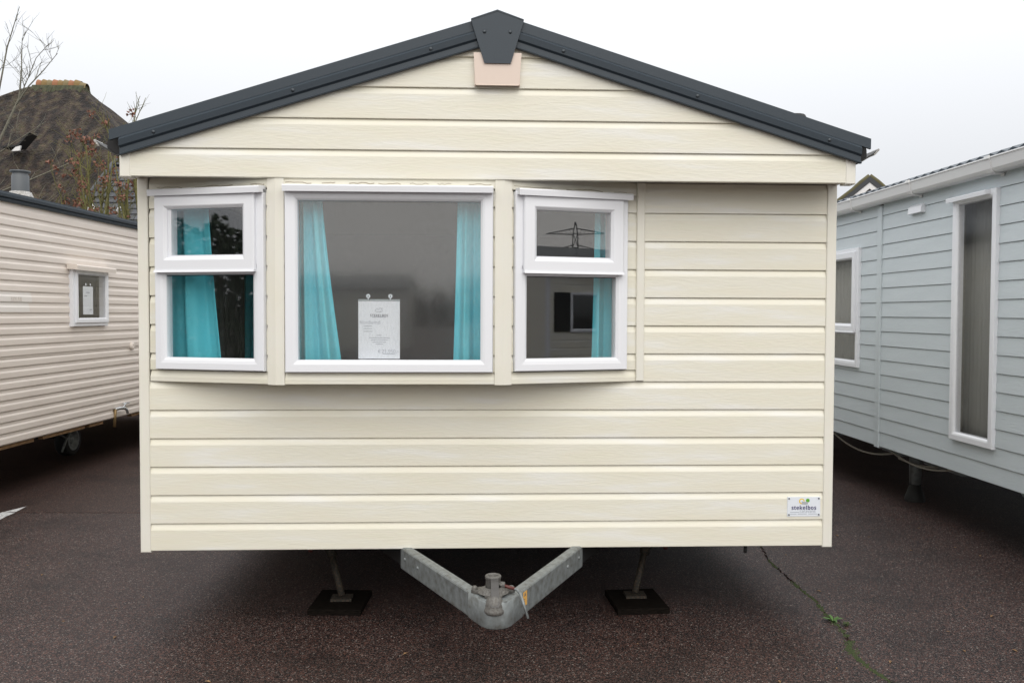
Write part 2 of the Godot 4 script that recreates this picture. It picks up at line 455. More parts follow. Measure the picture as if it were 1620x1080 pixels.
# A hanging cloth: from xa..xb at the top to xc..xd at the bottom, in (along, up, out) axes
func cloth(called: String, label: String, cat: String, grp: String, xf: Transform3D, top: Vector2, bottom: Vector2, y0: float, y1: float, folds: float, amp: float, m: Material, seed_: int) -> Node3D:
	var base := xf * Vector3((bottom.x + bottom.y) / 2, y0, 0)
	var o := thing(called, label, cat, base, 0, grp)
	X = Transform3D(Basis(), -base) * xf
	rng.seed = seed_
	var ph := rng.randf() * TAU
	var st := new_st(false)
	var nu := 64
	var nv := 14
	var g := []
	for j in nv + 1:
		var t := float(j) / nv
		var row := []
		var spread := pow(t, 1.25)
		for i in nu + 1:
			var s := float(i) / nu
			var x := lerpf(lerpf(top.x, top.y, s), lerpf(bottom.x, bottom.y, s), spread)
			var w := sin(TAU * folds * s + ph + 0.5 * sin(3.0 * s + 2.0 * t)) + 0.18 * sin(TAU * folds * 2.3 * s + 1.7 * ph + t)
			row.append(Vector3(x, lerpf(y1, y0, t), amp * w * (0.65 + 0.5 * t)))
		g.append(row)
	for j in nv:
		for i in nu:
			quad(st, g[j + 1][i], g[j + 1][i + 1], g[j][i + 1], g[j][i])
	done(st, "fabric", m, o)
	st = new_st()
	box(st, Vector3(top.x, y1, -0.012), Vector3(top.y, y1 + 0.03, 0.012))
	done(st, "heading_tape", m, o)
	return o

func xform(origin: Vector3, along: Vector3) -> Transform3D:   # axes (along, up, out) with out = along x up
	along = along.normalized()
	return Transform3D(Basis(along, Vector3.UP, along.cross(Vector3.UP)), origin)

# ------------------------------------------------------------------ scene
func _ready() -> void:
	# camera
	var cam := Camera3D.new()
	cam.name = "camera"
	cam.fov = rad_to_deg(2.0 * atan(540.0 / 1400.0))
	cam.near = 0.05; cam.far = 1200.0
	cam.position = Vector3(-0.1019, 1.7022, 4.7204)
	cam.rotation = Vector3(-0.0319, -0.0435, 0.0036)
	add_child(cam)
	# overcast sky, brighter overhead than at the horizon
	var we := WorldEnvironment.new()
	we.name = "environment"
	var env := Environment.new()
	env.background_mode = Environment.BG_SKY
	var sm := ProceduralSkyMaterial.new()
	var hz := 0.168
	sm.sky_top_color = lin(0.94, 0.96, 1.0)
	sm.sky_horizon_color = lin(hz * 0.955, hz * 0.98, hz * 1.02)
	sm.sky_curve = 1.5
	sm.ground_bottom_color = lin(0.05, 0.045, 0.045)
	sm.ground_horizon_color = lin(0.09, 0.085, 0.085)
	sm.sun_angle_max = 1.0
	var sky := Sky.new()
	sky.sky_material = sm
	env.sky = sky
	env.background_energy_multiplier = 3.05
	env.tonemap_mode = Environment.TONE_MAPPER_LINEAR
	env.tonemap_exposure = 1.3
	env.sdfgi_enabled = true; env.ssao_enabled = true; env.ssil_enabled = true
	we.environment = env
	add_child(we)
	var sun := DirectionalLight3D.new()
	sun.name = "sun"
	sun.light_energy = 0.34
	sun.light_angular_distance = 60.0
	sun.light_color = Color(1.0, 0.99, 0.975)
	sun.shadow_enabled = true
	sun.rotation_degrees = Vector3(-42, 6, 0)
	add_child(sun)

	make_materials()
	build_ground()
	build_main_caravan()
	build_left_caravan()
	build_right_caravan()
	build_thatched_house()
	build_slate_house()
	build_far_house()
	build_opposite()
	build_trees()
	build_interior_things()
	build_small_things()

# ------------------------------------------------------------------ ground
const CRACK := [[-3.2, 2.10], [-2.2, 2.06], [-1.635, 2.014], [-1.287, 1.943], [-0.987, 1.935], [-0.715, 1.924], [-0.408, 1.933], [-0.208, 1.910], [-0.033, 1.893], [0.12, 1.885], [0.248, 1.860], [0.36, 1.815], [0.458, 1.801], [0.614, 1.81], [0.76, 1.838], [1.1, 1.88], [1.6, 1.90]]

func crack_x(z: float) -> float:
	for i in CRACK.size() - 1:
		if z <= CRACK[i + 1][0]:
			var t := clampf((z - CRACK[i][0]) / (CRACK[i + 1][0] - CRACK[i][0]), 0, 1)
			return lerpf(CRACK[i][1], CRACK[i + 1][1], t)
	return CRACK[-1][1]

func build_ground() -> void:
	rng.seed = 4
	var o := thing("ground", "dark red-brown asphalt yard with speckled stones", "ground")
	setting(o)
	X = Transform3D()
	var zs := [-250.0, -60.0, -20.0, -8.0, -3.25]
	var z := -3.2
	while z < 1.6:
		zs.append(z); z += 0.02
	zs.append_array([1.7, 5.0, 20.0, 60.0, 700.0])
	var rows := []
	for zz in zs:
		var inside: bool = zz > -3.21 and zz < 1.6
		var w := (0.004 + rng.randf() * 0.010) if inside else 0.0003
		var dp := (0.008 + rng.randf() * 0.012) if inside else 0.0
		var cx := crack_x(zz) + (rng.randf_range(-0.008, 0.008) if inside else 0.0)
		rows.append([Vector3(-400, 0, zz), Vector3(cx - w, 0, zz), Vector3(cx + rng.randf_range(-0.2, 0.2) * w, -dp, zz), Vector3(cx + w, 0, zz), Vector3(600, 0, zz)])
	var st := new_st()
	for i in rows.size() - 1:
		for k in 4:
			quad(st, rows[i + 1][k], rows[i + 1][k + 1], rows[i][k + 1], rows[i][k])
	done(st, "asphalt", M.asphalt, o)
	# older, browner asphalt behind a joint: a sheet with a ragged front edge
	var p := thing("pavement", "older browner asphalt behind a joint beside the beige caravan", "pavement", Vector3(-3.5, 0, -2.85))
	setting(p)
	X = Transform3D(Basis(), -p.position)
	st = new_st()
	var x := -9.0
	var last := Vector3(x, 0.006, -2.95)
	while x < 1.2:
		x += 0.05
		var nx := Vector3(x, 0.006, -2.85 + 0.02 * sin(x * 2.3) - 0.05 * clampf((-x - 3.4) * 1.2, 0, 1.2) + rng.randf_range(-0.008, 0.008))
		quad(st, last, nx, Vector3(nx.x, 0.006, -14), Vector3(last.x, 0.006, -14))
		quad(st, Vector3(last.x, 0.0005, last.z + 0.012), Vector3(nx.x, 0.0005, nx.z + 0.012), nx, last)
		last = nx
	done(st, "asphalt", M.asphalt_old, p)
	var rm := thing("road_marking", "worn white painted line on the asphalt beside the beige caravan", "road marking", Vector3(-4.03, 0, -1.5))
	setting(rm)
	X = Transform3D(Basis(), -rm.position)
	st = new_st()
	var e := []
	var zz2 := -2.82
	while zz2 < 0.8:
		e.append([Vector3(-4.115 + rng.randf_range(-0.006, 0.006), 0.004, zz2), Vector3(-3.975 + (zz2 + 2.8) * 0.03 + rng.randf_range(-0.006, 0.006), 0.004, zz2)])
		zz2 += 0.06
	tri(st, e[0][0], e[0][1], Vector3(-3.985, 0.0105, -3.10))
	for i in e.size() - 1:
		quad(st, e[i + 1][0], e[i + 1][1], e[i][1], e[i][0])
	done(st, "paint", M.road_paint, rm)

# ------------------------------------------------------------------ the cream caravan
const HALF := 1.85
const SLOPE := 0.313
const GZ := 0.25              # plane of the gable
const BZ := 0.22              # plane of the bay's middle
const BA := Vector2(-1.80, 0.0)
const BB := Vector2(-1.09, BZ)
const BC := Vector2(0.046, BZ)
const BD := Vector2(0.785, 0.0)

func roof_y(x: float) -> float:
	return 3.185 - SLOPE * absf(x - 0.013)

func build_main_caravan() -> void:
	var c := thing("static_caravan", "cream static caravan with a bay window and dark grey gable roof", "caravan")
	var st: SurfaceTool
	X = Transform3D()
	# boards of the front wall
	for i in 6:
		var y0 := 1.188 - BOARD * i if i < 5 else 0.445
		plank(c, y0, 1.338 - BOARD * i, -1.80, 1.80, M.cream_board)
	for i in 8:
		var y0 := 2.238 - BOARD * i
		if i < 7: plank(c, y0, y0 + BOARD if i else 2.398, 0.806, 1.80, M.cream_board)
	# corner trims of the front wall
	for s in [-1, 1]:
		st = new_st()
		var lo := minf(s * 1.797, s * HALF)
		cbox(st, Vector3(lo, 0.437, -0.03), Vector3(lo + 0.053, 2.40, 0.026), 0.004)
		done(st, "corner_trim", M.cream_flat, c)
	# backing of the front wall: below the bay and to its right, so that no daylight enters between the boards
	st = new_st()
	box(st, Vector3(-1.82, 0.46, -0.05), Vector3(1.82, 1.345, -0.013)); box(st, Vector3(0.80, 1.345, -0.05), Vector3(1.82, 2.44, -0.013))
	done(st, "wall_panel", M.lining, c)
	# the gable: boards cut to the roof, resting on a fascia
	X = Transform3D(Basis(), Vector3(0, 0, GZ - 0.020))
	var gy := [2.373, 2.515, 2.670, 2.828, 2.983, 3.135]
	for i in 5:
		st = new_st()
		var y1 := minf(gy[i + 1], 3.12)
		var off := 3.16 / SLOPE
		run(st, board_profile(gy[i], y1, 0.020, 0.034 if i < 4 else 0.02), Vector2(-off + 0.06, 1.0 / SLOPE), Vector2(off - 0.06, -1.0 / SLOPE), 1.80)
		done(st, "plank", M.cream_board, c)
	st = new_st()
	slab(st, [Vector2(-1.83, 2.385), Vector2(1.83, 2.385), Vector2(1.83, roof_y(1.83) - 0.05), Vector2(0.013, 3.13), Vector2(-1.83, roof_y(1.83) - 0.05)], -0.05, -0.0125)
	done(st, "gable_panel", M.lining, c)
	for s in [-1, 1]:
		st = new_st()
		var lo := minf(s * 1.798, s * HALF)
		cbox(st, Vector3(lo, 2.368, -0.05), Vector3(lo + 0.052, 2.50, 0.024), 0.004)
		done(st, "fascia_trim", M.cream_flat, c)
	# soffit under the gable overhang, with its side returns
	X = Transform3D()
	st = new_st()
	box(st, Vector3(-1.845, 2.401, -0.05), Vector3(1.845, 2.41, GZ - 0.03))
	run(st, [Vector2(GZ - 0.03, 2.376), Vector2(GZ - 0.014, 2.372), Vector2(GZ - 0.014, 2.385), Vector2(GZ - 0.03, 2.4005)], Vector2(-1.79, 0), Vector2(1.79, 0))
	done(st, "soffit", M.cream_flat, c)
	for sx in [-1.66, -1.28, -0.93, -0.55, -0.10, 0.22, 0.46, 0.67, 0.88, 1.24, 1.64]:
		screw_part(c, Vector3(sx, 2.401, 0.205 + BZ * 0.12 if sx < 0.1 and sx > -1.1 else 0.13), 0.006, M.screw_brown, "screw", true)
	for s in [-1, 1]:
		X = Transform3D()
		st = new_st()
		var lo := minf(s * 1.835, s * HALF)
		box(st, Vector3(lo, 2.395, -9.9), Vector3(lo + 0.015, 2.56, GZ - 0.066))
		done(st, "eave_board", M.cream_flat, c)
	build_bay(c)
	# roof sheets, verge trims, ridge cap
	for s in [-1, 1]:
		var ang := atan(SLOPE)
		X = Transform3D()
		st = new_st()
		# thin folded sheet over the whole length
		for k in 20:
			var x0: float = 0.013 + s * 1.88 * k / 20.0
			var x1: float = 0.013 + s * 1.88 * (k + 1) / 20.0
			var rib := 0.018
			var xm := lerpf(x0, x1, 0.75)
			var pts := [Vector2(x0, roof_y(x0) - 0.012), Vector2(lerpf(x0, x1, 0.7), roof_y(lerpf(x0, x1, 0.7)) - 0.012), Vector2(xm, roof_y(xm) - 0.012 + rib * 0.5), Vector2(lerpf(x0, x1, 0.85), roof_y(lerpf(x0, x1, 0.85)) - 0.012 + rib * 0.5), Vector2(x1, roof_y(x1) - 0.012)]
			for q in 4:
				quad(st, Vector3(pts[q].x, pts[q].y, 0.24), Vector3(pts[q + 1].x, pts[q + 1].y, 0.24), Vector3(pts[q + 1].x, pts[q + 1].y, -10), Vector3(pts[q].x, pts[q].y, -10))
				quad(st, Vector3(pts[q].x, pts[q].y - 0.02, 0.24), Vector3(pts[q + 1].x, pts[q + 1].y - 0.02, 0.24), Vector3(pts[q + 1].x, pts[q + 1].y - 0.02, -10), Vector3(pts[q].x, pts[q].y - 0.02, -10))
		done(st, "roof", M.roof_steel, c)
		# verge trim: folded steel, its profile run down the slope; local x points down the slope
		var along := Vector3(s * cos(ang), -sin(ang), 0)
		var up := Vector3(s * sin(ang), cos(ang), 0)
		X = Transform3D(Basis(along, up, Vector3(0, 0, 1)), Vector3(0.013, 3.192, GZ))
		var k2 := cos(ang)
		st = new_st()
		run(st, [Vector2(-0.08, -0.004), Vector2(-0.08, -0.008), Vector2(0.016, -0.008), Vector2(0.016, -0.050 * k2), Vector2(0.006, -0.051 * k2), Vector2(0.006, -0.052 * k2), Vector2(0.021, -0.0515 * k2), Vector2(0.022, 0.0)], Vector2(-0.03, -0.2), Vector2(1.997, -0.313))
		run(st, [Vector2(-0.004, -0.053 * k2), Vector2(0.0, -0.140 * k2), Vector2(0.018, -0.1425 * k2), Vector2(0.030, -0.142 * k2), Vector2(0.031, -0.138 * k2), Vector2(0.020, -0.133 * k2), Vector2(0.020, -0.106 * k2), Vector2(0.031, -0.096 * k2), Vector2(0.035, -0.066 * k2), Vector2(0.0205, -0.0525 * k2)], Vector2(-0.03, -0.2), Vector2(1.944, -0.313))
		var trim := done(st, "verge_trim", M.roof_steel, c)
		for d in [0.37, 1.08, 1.79]:
			screw_part(trim, Vector3(d, -0.080 * k2, 0.0325), 0.009, M.screw_dark)
		# gutter along the eave: a shallow trough, its end closed by a rounded black plate
		X = Transform3D(Basis(Vector3(s, 0, 0), Vector3.UP, Vector3(0, 0, 1)), Vector3(0, 0, 0))
		st = new_st()
		var tr := [Vector2(1.852, 2.478), Vector2(1.885, 2.480), Vector2(1.925, 2.505), Vector2(1.965, 2.527), Vector2(1.988, 2.552), Vector2(1.984, 2.556), Vector2(1.958, 2.534), Vector2(1.921, 2.512), Vector2(1.885, 2.487), Vector2(1.852, 2.485)]
		slab(st, tr, -9.9, 0.215)
		var gut := done(st, "gutter", M.gutter_dark, c)
		st = new_st()
		slab(st, [Vector2(1.958, 2.526), Vector2(1.966, 2.5235), Vector2(1.9905, 2.5505), Vector2(1.984, 2.5575)], 0.12, 0.2165)
		done(st, "gutter_lip", M.gutter_stained, gut)
		st = new_st()
		slab(st, [Vector2(1.853, 2.488), Vector2(1.888, 2.490), Vector2(1.927, 2.517), Vector2(1.926, 2.552), Vector2(1.912, 2.584), Vector2(1.890, 2.600), Vector2(1.853, 2.602)], 0.10, 0.205)
		done(st, "end_stop", M.rubber, gut)
		st = new_st()
		slab(st, [Vector2(1.846, 2.480), Vector2(1.862, 2.482), Vector2(1.858, 2.50), Vector2(1.866, 2.53), Vector2(1.860, 2.56), Vector2(1.866, 2.585), Vector2(1.846, 2.59)], 0.207, 0.222)
		done(st, "sealant", M.gutter_stained, gut)
	X = Transform3D(Basis(), Vector3(0.013, 0, 0))
	st = new_st()
	var cap := [Vector2(-0.131, 3.151), Vector2(-0.064, 2.941), Vector2(0.067, 2.941), Vector2(0.131, 3.151), Vector2(0.0, 3.196)]
	slab(st, cap, GZ + 0.036, GZ + 0.041)
	slab(st, [Vector2(-0.131, 3.152), Vector2(0, 3.1955), Vector2(0.131, 3.152), Vector2(0.131, 3.158), Vector2(0, 3.204), Vector2(-0.131, 3.158)], -10.0, GZ + 0.043)
	var rc := done(st, "ridge_cap", M.roof_steel, c)
	for sx in [-0.064, 0.064]: screw_part(rc, Vector3(sx, 3.095, GZ + 0.041), 0.009, M.screw_dark)
	# beige vent box under the ridge cap, open below
	st = new_st()
	var vb := [Vector2(-0.118, 2.995), Vector2(-0.109, 2.838), Vector2(0.110, 2.838), Vector2(0.121, 2.995)]
	slab(st, vb, GZ + 0.026, GZ + 0.032)
	box(st, Vector3(-0.113, 2.836, GZ), Vector3(-0.106, 2.99, GZ + 0.026)); box(st, Vector3(0.107, 2.836, GZ), Vector3(0.114, 2.99, GZ + 0.026))
	box(st, Vector3(-0.105, 2.834, GZ + 0.027), Vector3(0.106, 2.8375, GZ + 0.034))
	done(st, "vent_box", M.vent_beige, c)
	# mushroom vent on the roof
	X = Transform3D()
	st = new_st(false)
	lathe(st, Vector3(1.745, 2.60, -0.36), [Vector2(0.06, 0), Vector2(0.055, 0.19), Vector2(0.075, 0.20), Vector2(0.08, 0.22), Vector2(0.065, 0.25), Vector2(0, 0.26)], 14)
	done(st, "roof_vent", M.black_steel, c)
	# side and rear walls, floor, chassis: outside the picture from here, seen from a step aside
	for s in [-1, 1]:
		st = new_st()
		X = Transform3D(Basis(Vector3(0, 0, -s), Vector3.UP, Vector3(s, 0, 0)), Vector3(s * 1.832, 0, 0))
		for i in 13:
			var y0 := 0.445 if i == 12 else 2.238 - BOARD * i
			run(st, board_profile(y0, minf(2.388 - BOARD * i, 2.395)), Vector2(-9.95 if s < 0 else 0.03, 0), Vector2(-0.03 if s < 0 else 9.95, 0))
		done(st, "side_cladding", M.cream_board, c)
		st = new_st()
		box(st, Vector3(-9.95 if s < 0 else 0.03, 0.46, -0.06), Vector3(-0.03 if s < 0 else 9.95, 2.5, -0.013))
		done(st, "side_wall", M.lining, c)
	X = Transform3D()
	st = new_st()
	box(st, Vector3(-1.84, 0.45, -10.0), Vector3(1.84, 2.5, -9.955))
	done(st, "rear_wall", M.cream_flat, c)
	st = new_st()
	box(st, Vector3(-1.80, 0.47, -9.95), Vector3(1.80, 0.52, -0.055))
	done(st, "floor", M.carpet, c)
	st = new_st()
	box(st, Vector3(-1.77, 2.42, -9.95), Vector3(1.77, 2.44, 0.19))
	done(st, "ceiling", M.lining, c)
	st = new_st()
	box(st, Vector3(-1.77, 0.52, -3.6), Vector3(1.77, 2.42, -3.55))
	done(st, "partition", M.lining, c)
	for s in [-1, 1]:
		st = new_st()
		box(st, Vector3(s * 0.75 - 0.03, 0.31, -9.9), Vector3(s * 0.75 + 0.03, 0.465, -0.62))
		done(st, "chassis_beam", M.black_steel, c)
		var wh := part("wheel", c)
		X = Transform3D(Basis(Vector3(0, 0, 1), PI / 2), Vector3(s * 1.05, 0.26, -5.4))
		st = new_st(false)
		lathe(st, Vector3.ZERO, [Vector2(0.15, -0.09), Vector2(0.24, -0.09), Vector2(0.26, -0.06), Vector2(0.26, 0.06), Vector2(0.24, 0.09), Vector2(0.15, 0.09)], 20)
		done(st, "tyre", M.rubber, wh)
		st = new_st(false)
		lathe(st, Vector3.ZERO, [Vector2(0, -0.05), Vector2(0.15, -0.08), Vector2(0.15, 0.08), Vector2(0, 0.05)], 16)
		done(st, "rim", M.galvanised, wh)
	# drain pipe end hanging under the wall
	X = Transform3D()
	st = new_st(false)
	tube(st, [Vector3(1.405, 0.50, -0.10), Vector3(1.40, 0.415, -0.06), Vector3(1.392, 0.397, -0.04)], [0.010], 8)
	done(st, "drain_pipe", M.rubber, c)
	build_drawbar(c)
	build_jack(c, -1)
	build_jack(c, 1)

func build_bay(c: Node3D) -> void:
	var st: SurfaceTool
	var lx := xform(Vector3(BA.x, 0, BA.y), Vector3(BB.x - BA.x, 0, BB.y - BA.y))
	var rx := xform(Vector3(BC.x, 0, BC.y), Vector3(BD.x - BC.x, 0, BD.y - BC.y))
	var mx := xform(Vector3(BB.x, 0, BZ), Vector3(1, 0, 0))
	var ll := (BB - BA).length()
	var rl := (BD - BC).length()
	var ml := BC.x - BB.x
	# strips of board round the windows: [panel, window x0, x1, length]
	var panels := [[lx, 0.062, 0.690, ll], [mx, 0.047, 1.085, ml], [rx, 0.054, 0.684, rl]]
	for p in panels:
		X = p[0]
		var x0: float = p[1]
		var x1: float = p[2]
		var l: float = p[3]
		var e0 := 0.012
		var e1 := l - 0.012
		plank(c, 1.340, 1.400, e0, e1, M.cream_board, 0.015)
		plank(c, 2.328, 2.400, e0, e1, M.cream_board, 0.015)
		st = new_st()   # backing between the boards and the window
		box(st, Vector3(0.004, 1.35, -0.03), Vector3(x0 + 0.03, 2.40, -0.013)); box(st, Vector3(x1 - 0.03, 1.35, -0.03), Vector3(l - 0.004, 2.40, -0.013))
		box(st, Vector3(x0 + 0.03, 1.35, -0.03), Vector3(x1 - 0.03, 1.43, -0.013)); box(st, Vector3(x0 + 0.03, 2.30, -0.03), Vector3(x1 - 0.03, 2.40, -0.013))
		done(st, "bay_panel", M.lining, c)
		for i in 7:
			var y0 := maxf(2.238 - BOARD * i, 1.4005)
			var y1 := minf(2.388 - BOARD * i, 2.3275)
			if y1 - y0 < 0.02: continue
			if x0 - e0 > 0.03: plank(c, y0, y1, e0, x0 - 0.002, M.cream_board, 0.015)
			if e1 - x1 > 0.03: plank(c, y0, y1, x1 + 0.002, e1, M.cream_board, 0.015)
	# folded posts over the two corners of the bay, and the trim where it meets the wall on the right
	for q in [[BB, (BB - BA).normalized(), Vector2(1, 0)], [BC, Vector2(1, 0), (BD - BC).normalized()]]:
		var b: Vector2 = q[0]
		var d0: Vector2 = q[1]
		var d1: Vector2 = q[2]
		var n0 := Vector2(-d0.y, d0.x)
		var n1 := Vector2(-d1.y, d1.x)
		var nm := (n0 + n1).normalized()
		st = new_st()
		X = Transform3D()
		var outl := []
		for v in [b - d0 * 0.042 + n0 * 0.006, b - d0 * 0.040 + n0 * 0.024, b + nm * 0.0245, b + d1 * 0.040 + n1 * 0.024, b + d1 * 0.042 + n1 * 0.006]:
			outl.append(v)
		for i in 4:
			quad(st, Vector3(outl[i].x, 1.338, outl[i].y), Vector3(outl[i + 1].x, 1.338, outl[i + 1].y), Vector3(outl[i + 1].x, 2.402, outl[i + 1].y), Vector3(outl[i].x, 2.402, outl[i].y))
		for i in [1, 2, 3]:
			tri(st, Vector3(outl[0].x, 1.338, outl[0].y), Vector3(outl[i + 1].x, 1.338, outl[i + 1].y), Vector3(outl[i].x, 1.338, outl[i].y))
		done(st, "bay_post", M.cream_flat, c)
	X = Transform3D()
	st = new_st()
	cbox(st, Vector3(0.766, 1.342, -0.01), Vector3(0.809, 2.398, 0.034), 0.004)
	done(st, "bay_post", M.cream_flat, c)
	# underside of the bay
	st = new_st()
	X = Transform3D(Basis(Vector3.RIGHT, Vector3(0, 0, -1), Vector3.UP), Vector3.ZERO)   # polygon (x, -z), thickness along y
	slab(st, [Vector2(BA.x, 0.0), Vector2(BB.x, -BZ), Vector2(BC.x, -BZ), Vector2(BD.x, 0.0)], 1.347, 1.356)
	done(st, "bay_underside", M.cream_flat, c)
	# windows
	var wl := lx * Transform3D(Basis(), Vector3(0.062, 1.406, 0.012))
	var w1 := casement(c, wl, 0.628, 0.912, Rect2(0.014, 0.507, 0.575, 0.386), Rect2(0.062, 0.058, 0.500, 0.424))
	w1.set_meta("label", "left bay casement with a top-hung upper sash")
	drip(w1, wl, -0.012, 0.628, 0.905)
	sealant(w1, wl, 0.0, 0.62, 0.936, 5)
	var wr := rx * Transform3D(Basis(), Vector3(0.054, 1.406, 0.012))
	var w2 := casement(c, wr, 0.630, 0.912, Rect2(0.040, 0.507, 0.556, 0.386), Rect2(0.064, 0.058, 0.502, 0.424))
	drip(w2, wr, 0.008, 0.640, 0.905)
	sealant(w2, wr, 0.0, 0.63, 0.936, 6)
	var wm := mx * Transform3D(Basis(), Vector3(0.047, 1.402, 0.012))
	var w3 := fixed_window(c, wm, 1.038, 0.922, true)
	drip(w3, wm, -0.004, 1.038, 0.914)
	sealant(w3, wm, 0.0, 1.03, 0.947, 7)

# a bead of old brown sealant, broken and wavy, along the top of a window
func sealant(w: Node3D, xf: Transform3D, x0: float, x1: float, y: float, seed_: int) -> void:
	rng.seed = seed_
	X = xf
	var x := x0
	while x < x1 - 0.05:
		var l := rng.randf_range(0.06, 0.22)
		var pts := []
		var n := 7
		for k in n:
			pts.append(Vector3(minf(x + l * k / (n - 1), x1), y + rng.randf_range(-0.003, 0.005), 0.004))
		var st := new_st(false)
		tube(st, pts, [0.0009 + rng.randf() * 0.0009], 5)
		done(st, "sealant", M.old_sealant, w)
		x += l + rng.randf_range(0.01, 0.12)

func build_drawbar(c: Node3D) -> void:
	var st: SurfaceTool
	# two channel beams that meet in a rounded nose
	for s in [-1, 1]:
		var a := Vector3(s * 0.487, 0, 0.006)
		var b := Vector3(s * 0.075, 0, 0.865)
		if s < 0: X = xform(a, b - a)
		else: X = xform(b, a - b)
		var l := (b - a).length()
		st = new_st()
		run(st, [Vector2(-0.045, 0.452), Vector2(-0.045, 0.446), Vector2(-0.004, 0.446), Vector2(-0.004, 0.338), Vector2(-0.045, 0.338), Vector2(-0.045, 0.332), Vector2(-0.006, 0.332), Vector2(0.0, 0.337), Vector2(0.002, 0.342), Vector2(0.002, 0.442), Vector2(-0.001, 0.448), Vector2(-0.007, 0.452)], Vector2(0, 0), Vector2(l, 0))
		var bm := done(st, "drawbar_beam", M.galvanised, c)
		for d in ([0.06, 0.24] if s < 0 else [l - 0.24, l - 0.06]):
			screw_part(bm, Vector3(d, 0.40, 0.002), 0.010, M.galvanised, "bolt")
		if s > 0:
			st = new_st()
			slab(st, [Vector2(0.085, 0.372), Vector2(0.155, 0.376), Vector2(0.155, 0.440), Vector2(0.112, 0.440), Vector2(0.085, 0.424)], 0.0022, 0.0032)
			done(st, "warning_sticker", M.sticker_orange, bm)
			st = new_st()
			for k in 4:
				box(st, Vector3(0.092, 0.378 + k * 0.009, 0.0033), Vector3(0.128 + 0.004 * (k % 2), 0.3808 + k * 0.009, 0.0038))
			slab(st, [Vector2(0.122, 0.420), Vector2(0.140, 0.420), Vector2(0.131, 0.436)], 0.0033, 0.0038)
			done(st, "sticker_print", M.ink, bm)
		# dark chassis member that carries the beam on under the floor
		st = new_st()
		X = xform(Vector3(s * 0.745, 0, -0.53), a - Vector3(s * 0.745, 0, -0.53)) if s < 0 else xform(a, Vector3(s * 0.745, 0, -0.53) - a)
		box(st, Vector3(0, 0.345, -0.05), Vector3(0.595, 0.462, -0.012))
		done(st, "chassis_member", M.black_steel, c)
	# nose plate bent round between the beams
	X = Transform3D()
	st = new_st(false)
	var arc := []
	var d := Vector2(0.665, 1.385).normalized()
	arc.append(Vector2(-0.077, 0.868) - d * 0.10)
	for k in 9:
		var a := lerpf(PI - 0.45, 0.45, k / 8.0)
		arc.append(Vector2(cos(a) * 0.086, 0.868 + (sin(a) - 0.434) * 0.115))
	arc.append(Vector2(0.077, 0.868) + Vector2(d.x, -d.y) * 0.10)
	var sect := [[0.0, 0.334], [0.004, 0.340], [0.004, 0.446], [-0.004, 0.453], [-0.03, 0.453]]
	for i in arc.size() - 1:
		for k in sect.size() - 1:
			var p := []
			for w in [[i, k], [i + 1, k], [i + 1, k + 1], [i, k + 1]]:
				var q: Vector2 = arc[w[0]]
				var n := (q - Vector2(0, 0.76)).normalized()
				q += n * sect[w[1]][0]
				p.append(Vector3(q.x, sect[w[1]][1], q.y))
			quad(st, p[0], p[1], p[2], p[3])
	done(st, "nose_plate", M.galvanised, c)
	st = new_st()
	X = Transform3D(Basis(Vector3.RIGHT, Vector3(0, 0, -1), Vector3.UP), Vector3.ZERO)
	slab(st, [Vector2(-0.10, -0.77), Vector2(0.10, -0.77), Vector2(0.075, -0.87), Vector2(0.04, -0.925), Vector2(-0.04, -0.925), Vector2(-0.075, -0.87)], 0.448, 0.4525)
	done(st, "nose_deck", M.galvanised, c)
	# cast coupling
	var cp := part("coupling", c)
	X = Transform3D(Basis(), Vector3(-0.012, 0, 0))
	st = new_st(false)
	# flange with ears
	X = Transform3D(Basis(Vector3.RIGHT, Vector3(0, 0, -1), Vector3.UP), Vector3(-0.012, 0, 0))
	slab(st, [Vector2(-0.098, -0.80), Vector2(-0.045, -0.845), Vector2(-0.035, -0.89), Vector2(0.035, -0.89), Vector2(0.045, -0.845), Vector2(0.098, -0.80), Vector2(0.092, -0.775), Vector2(0.045, -0.755), Vector2(-0.045, -0.755), Vector2(-0.092, -0.775)], 0.4526, 0.468)
	X = Transform3D(Basis(), Vector3(-0.012, 0, 0))
	lathe(st, Vector3(0, 0.466, 0.825), [Vector2(0.07, 0.0), Vector2(0.055, 0.014), Vector2(0.036, 0.022)], 16)
	done(st, "flange", M.cast_iron, cp)
	st = new_st(false)
	lathe(st, Vector3(0, 0.474, 0.80), [Vector2(0.034, 0), Vector2(0.033, 0.042), Vector2(0.036, 0.045), Vector2(0.036, 0.056), Vector2(0.033, 0.059), Vector2(0.026, 0.059), Vector2(0.024, 0.055), Vector2(0.024, 0.01), Vector2(0, 0.008)], 20)
	done(st, "collar", M.cast_iron, cp)
	# socket head: dome on a barrel that leans forward over the nose
	st = new_st(false)
	X = Transform3D(Basis(Vector3.RIGHT, 0.10), Vector3(-0.008, 0.405, 0.905))
	lathe(st, Vector3.ZERO, [Vector2(0.0, -0.004), Vector2(0.043, -0.004), Vector2(0.046, 0.002), Vector2(0.046, 0.013), Vector2(0.043, 0.016), Vector2(0.041, 0.034), Vector2(0.036, 0.050), Vector2(0.026, 0.063), Vector2(0.012, 0.070), Vector2(0, 0.072)], 22)
	done(st, "socket", M.cast_iron, cp)
	# handle strap from the collar down over the dome
	st = new_st()
	X = Transform3D(Basis(), Vector3(-0.006, 0, 0))
	run(st, [Vector2(0.834, 0.524), Vector2(0.842, 0.528), Vector2(0.866, 0.520), Vector2(0.900, 0.494), Vector2(0.940, 0.455), Vector2(0.950, 0.436), Vector2(0.940, 0.434), Vector2(0.905, 0.470), Vector2(0.868, 0.492), Vector2(0.836, 0.500)], Vector2(-0.017, 0), Vector2(0.017, 0))
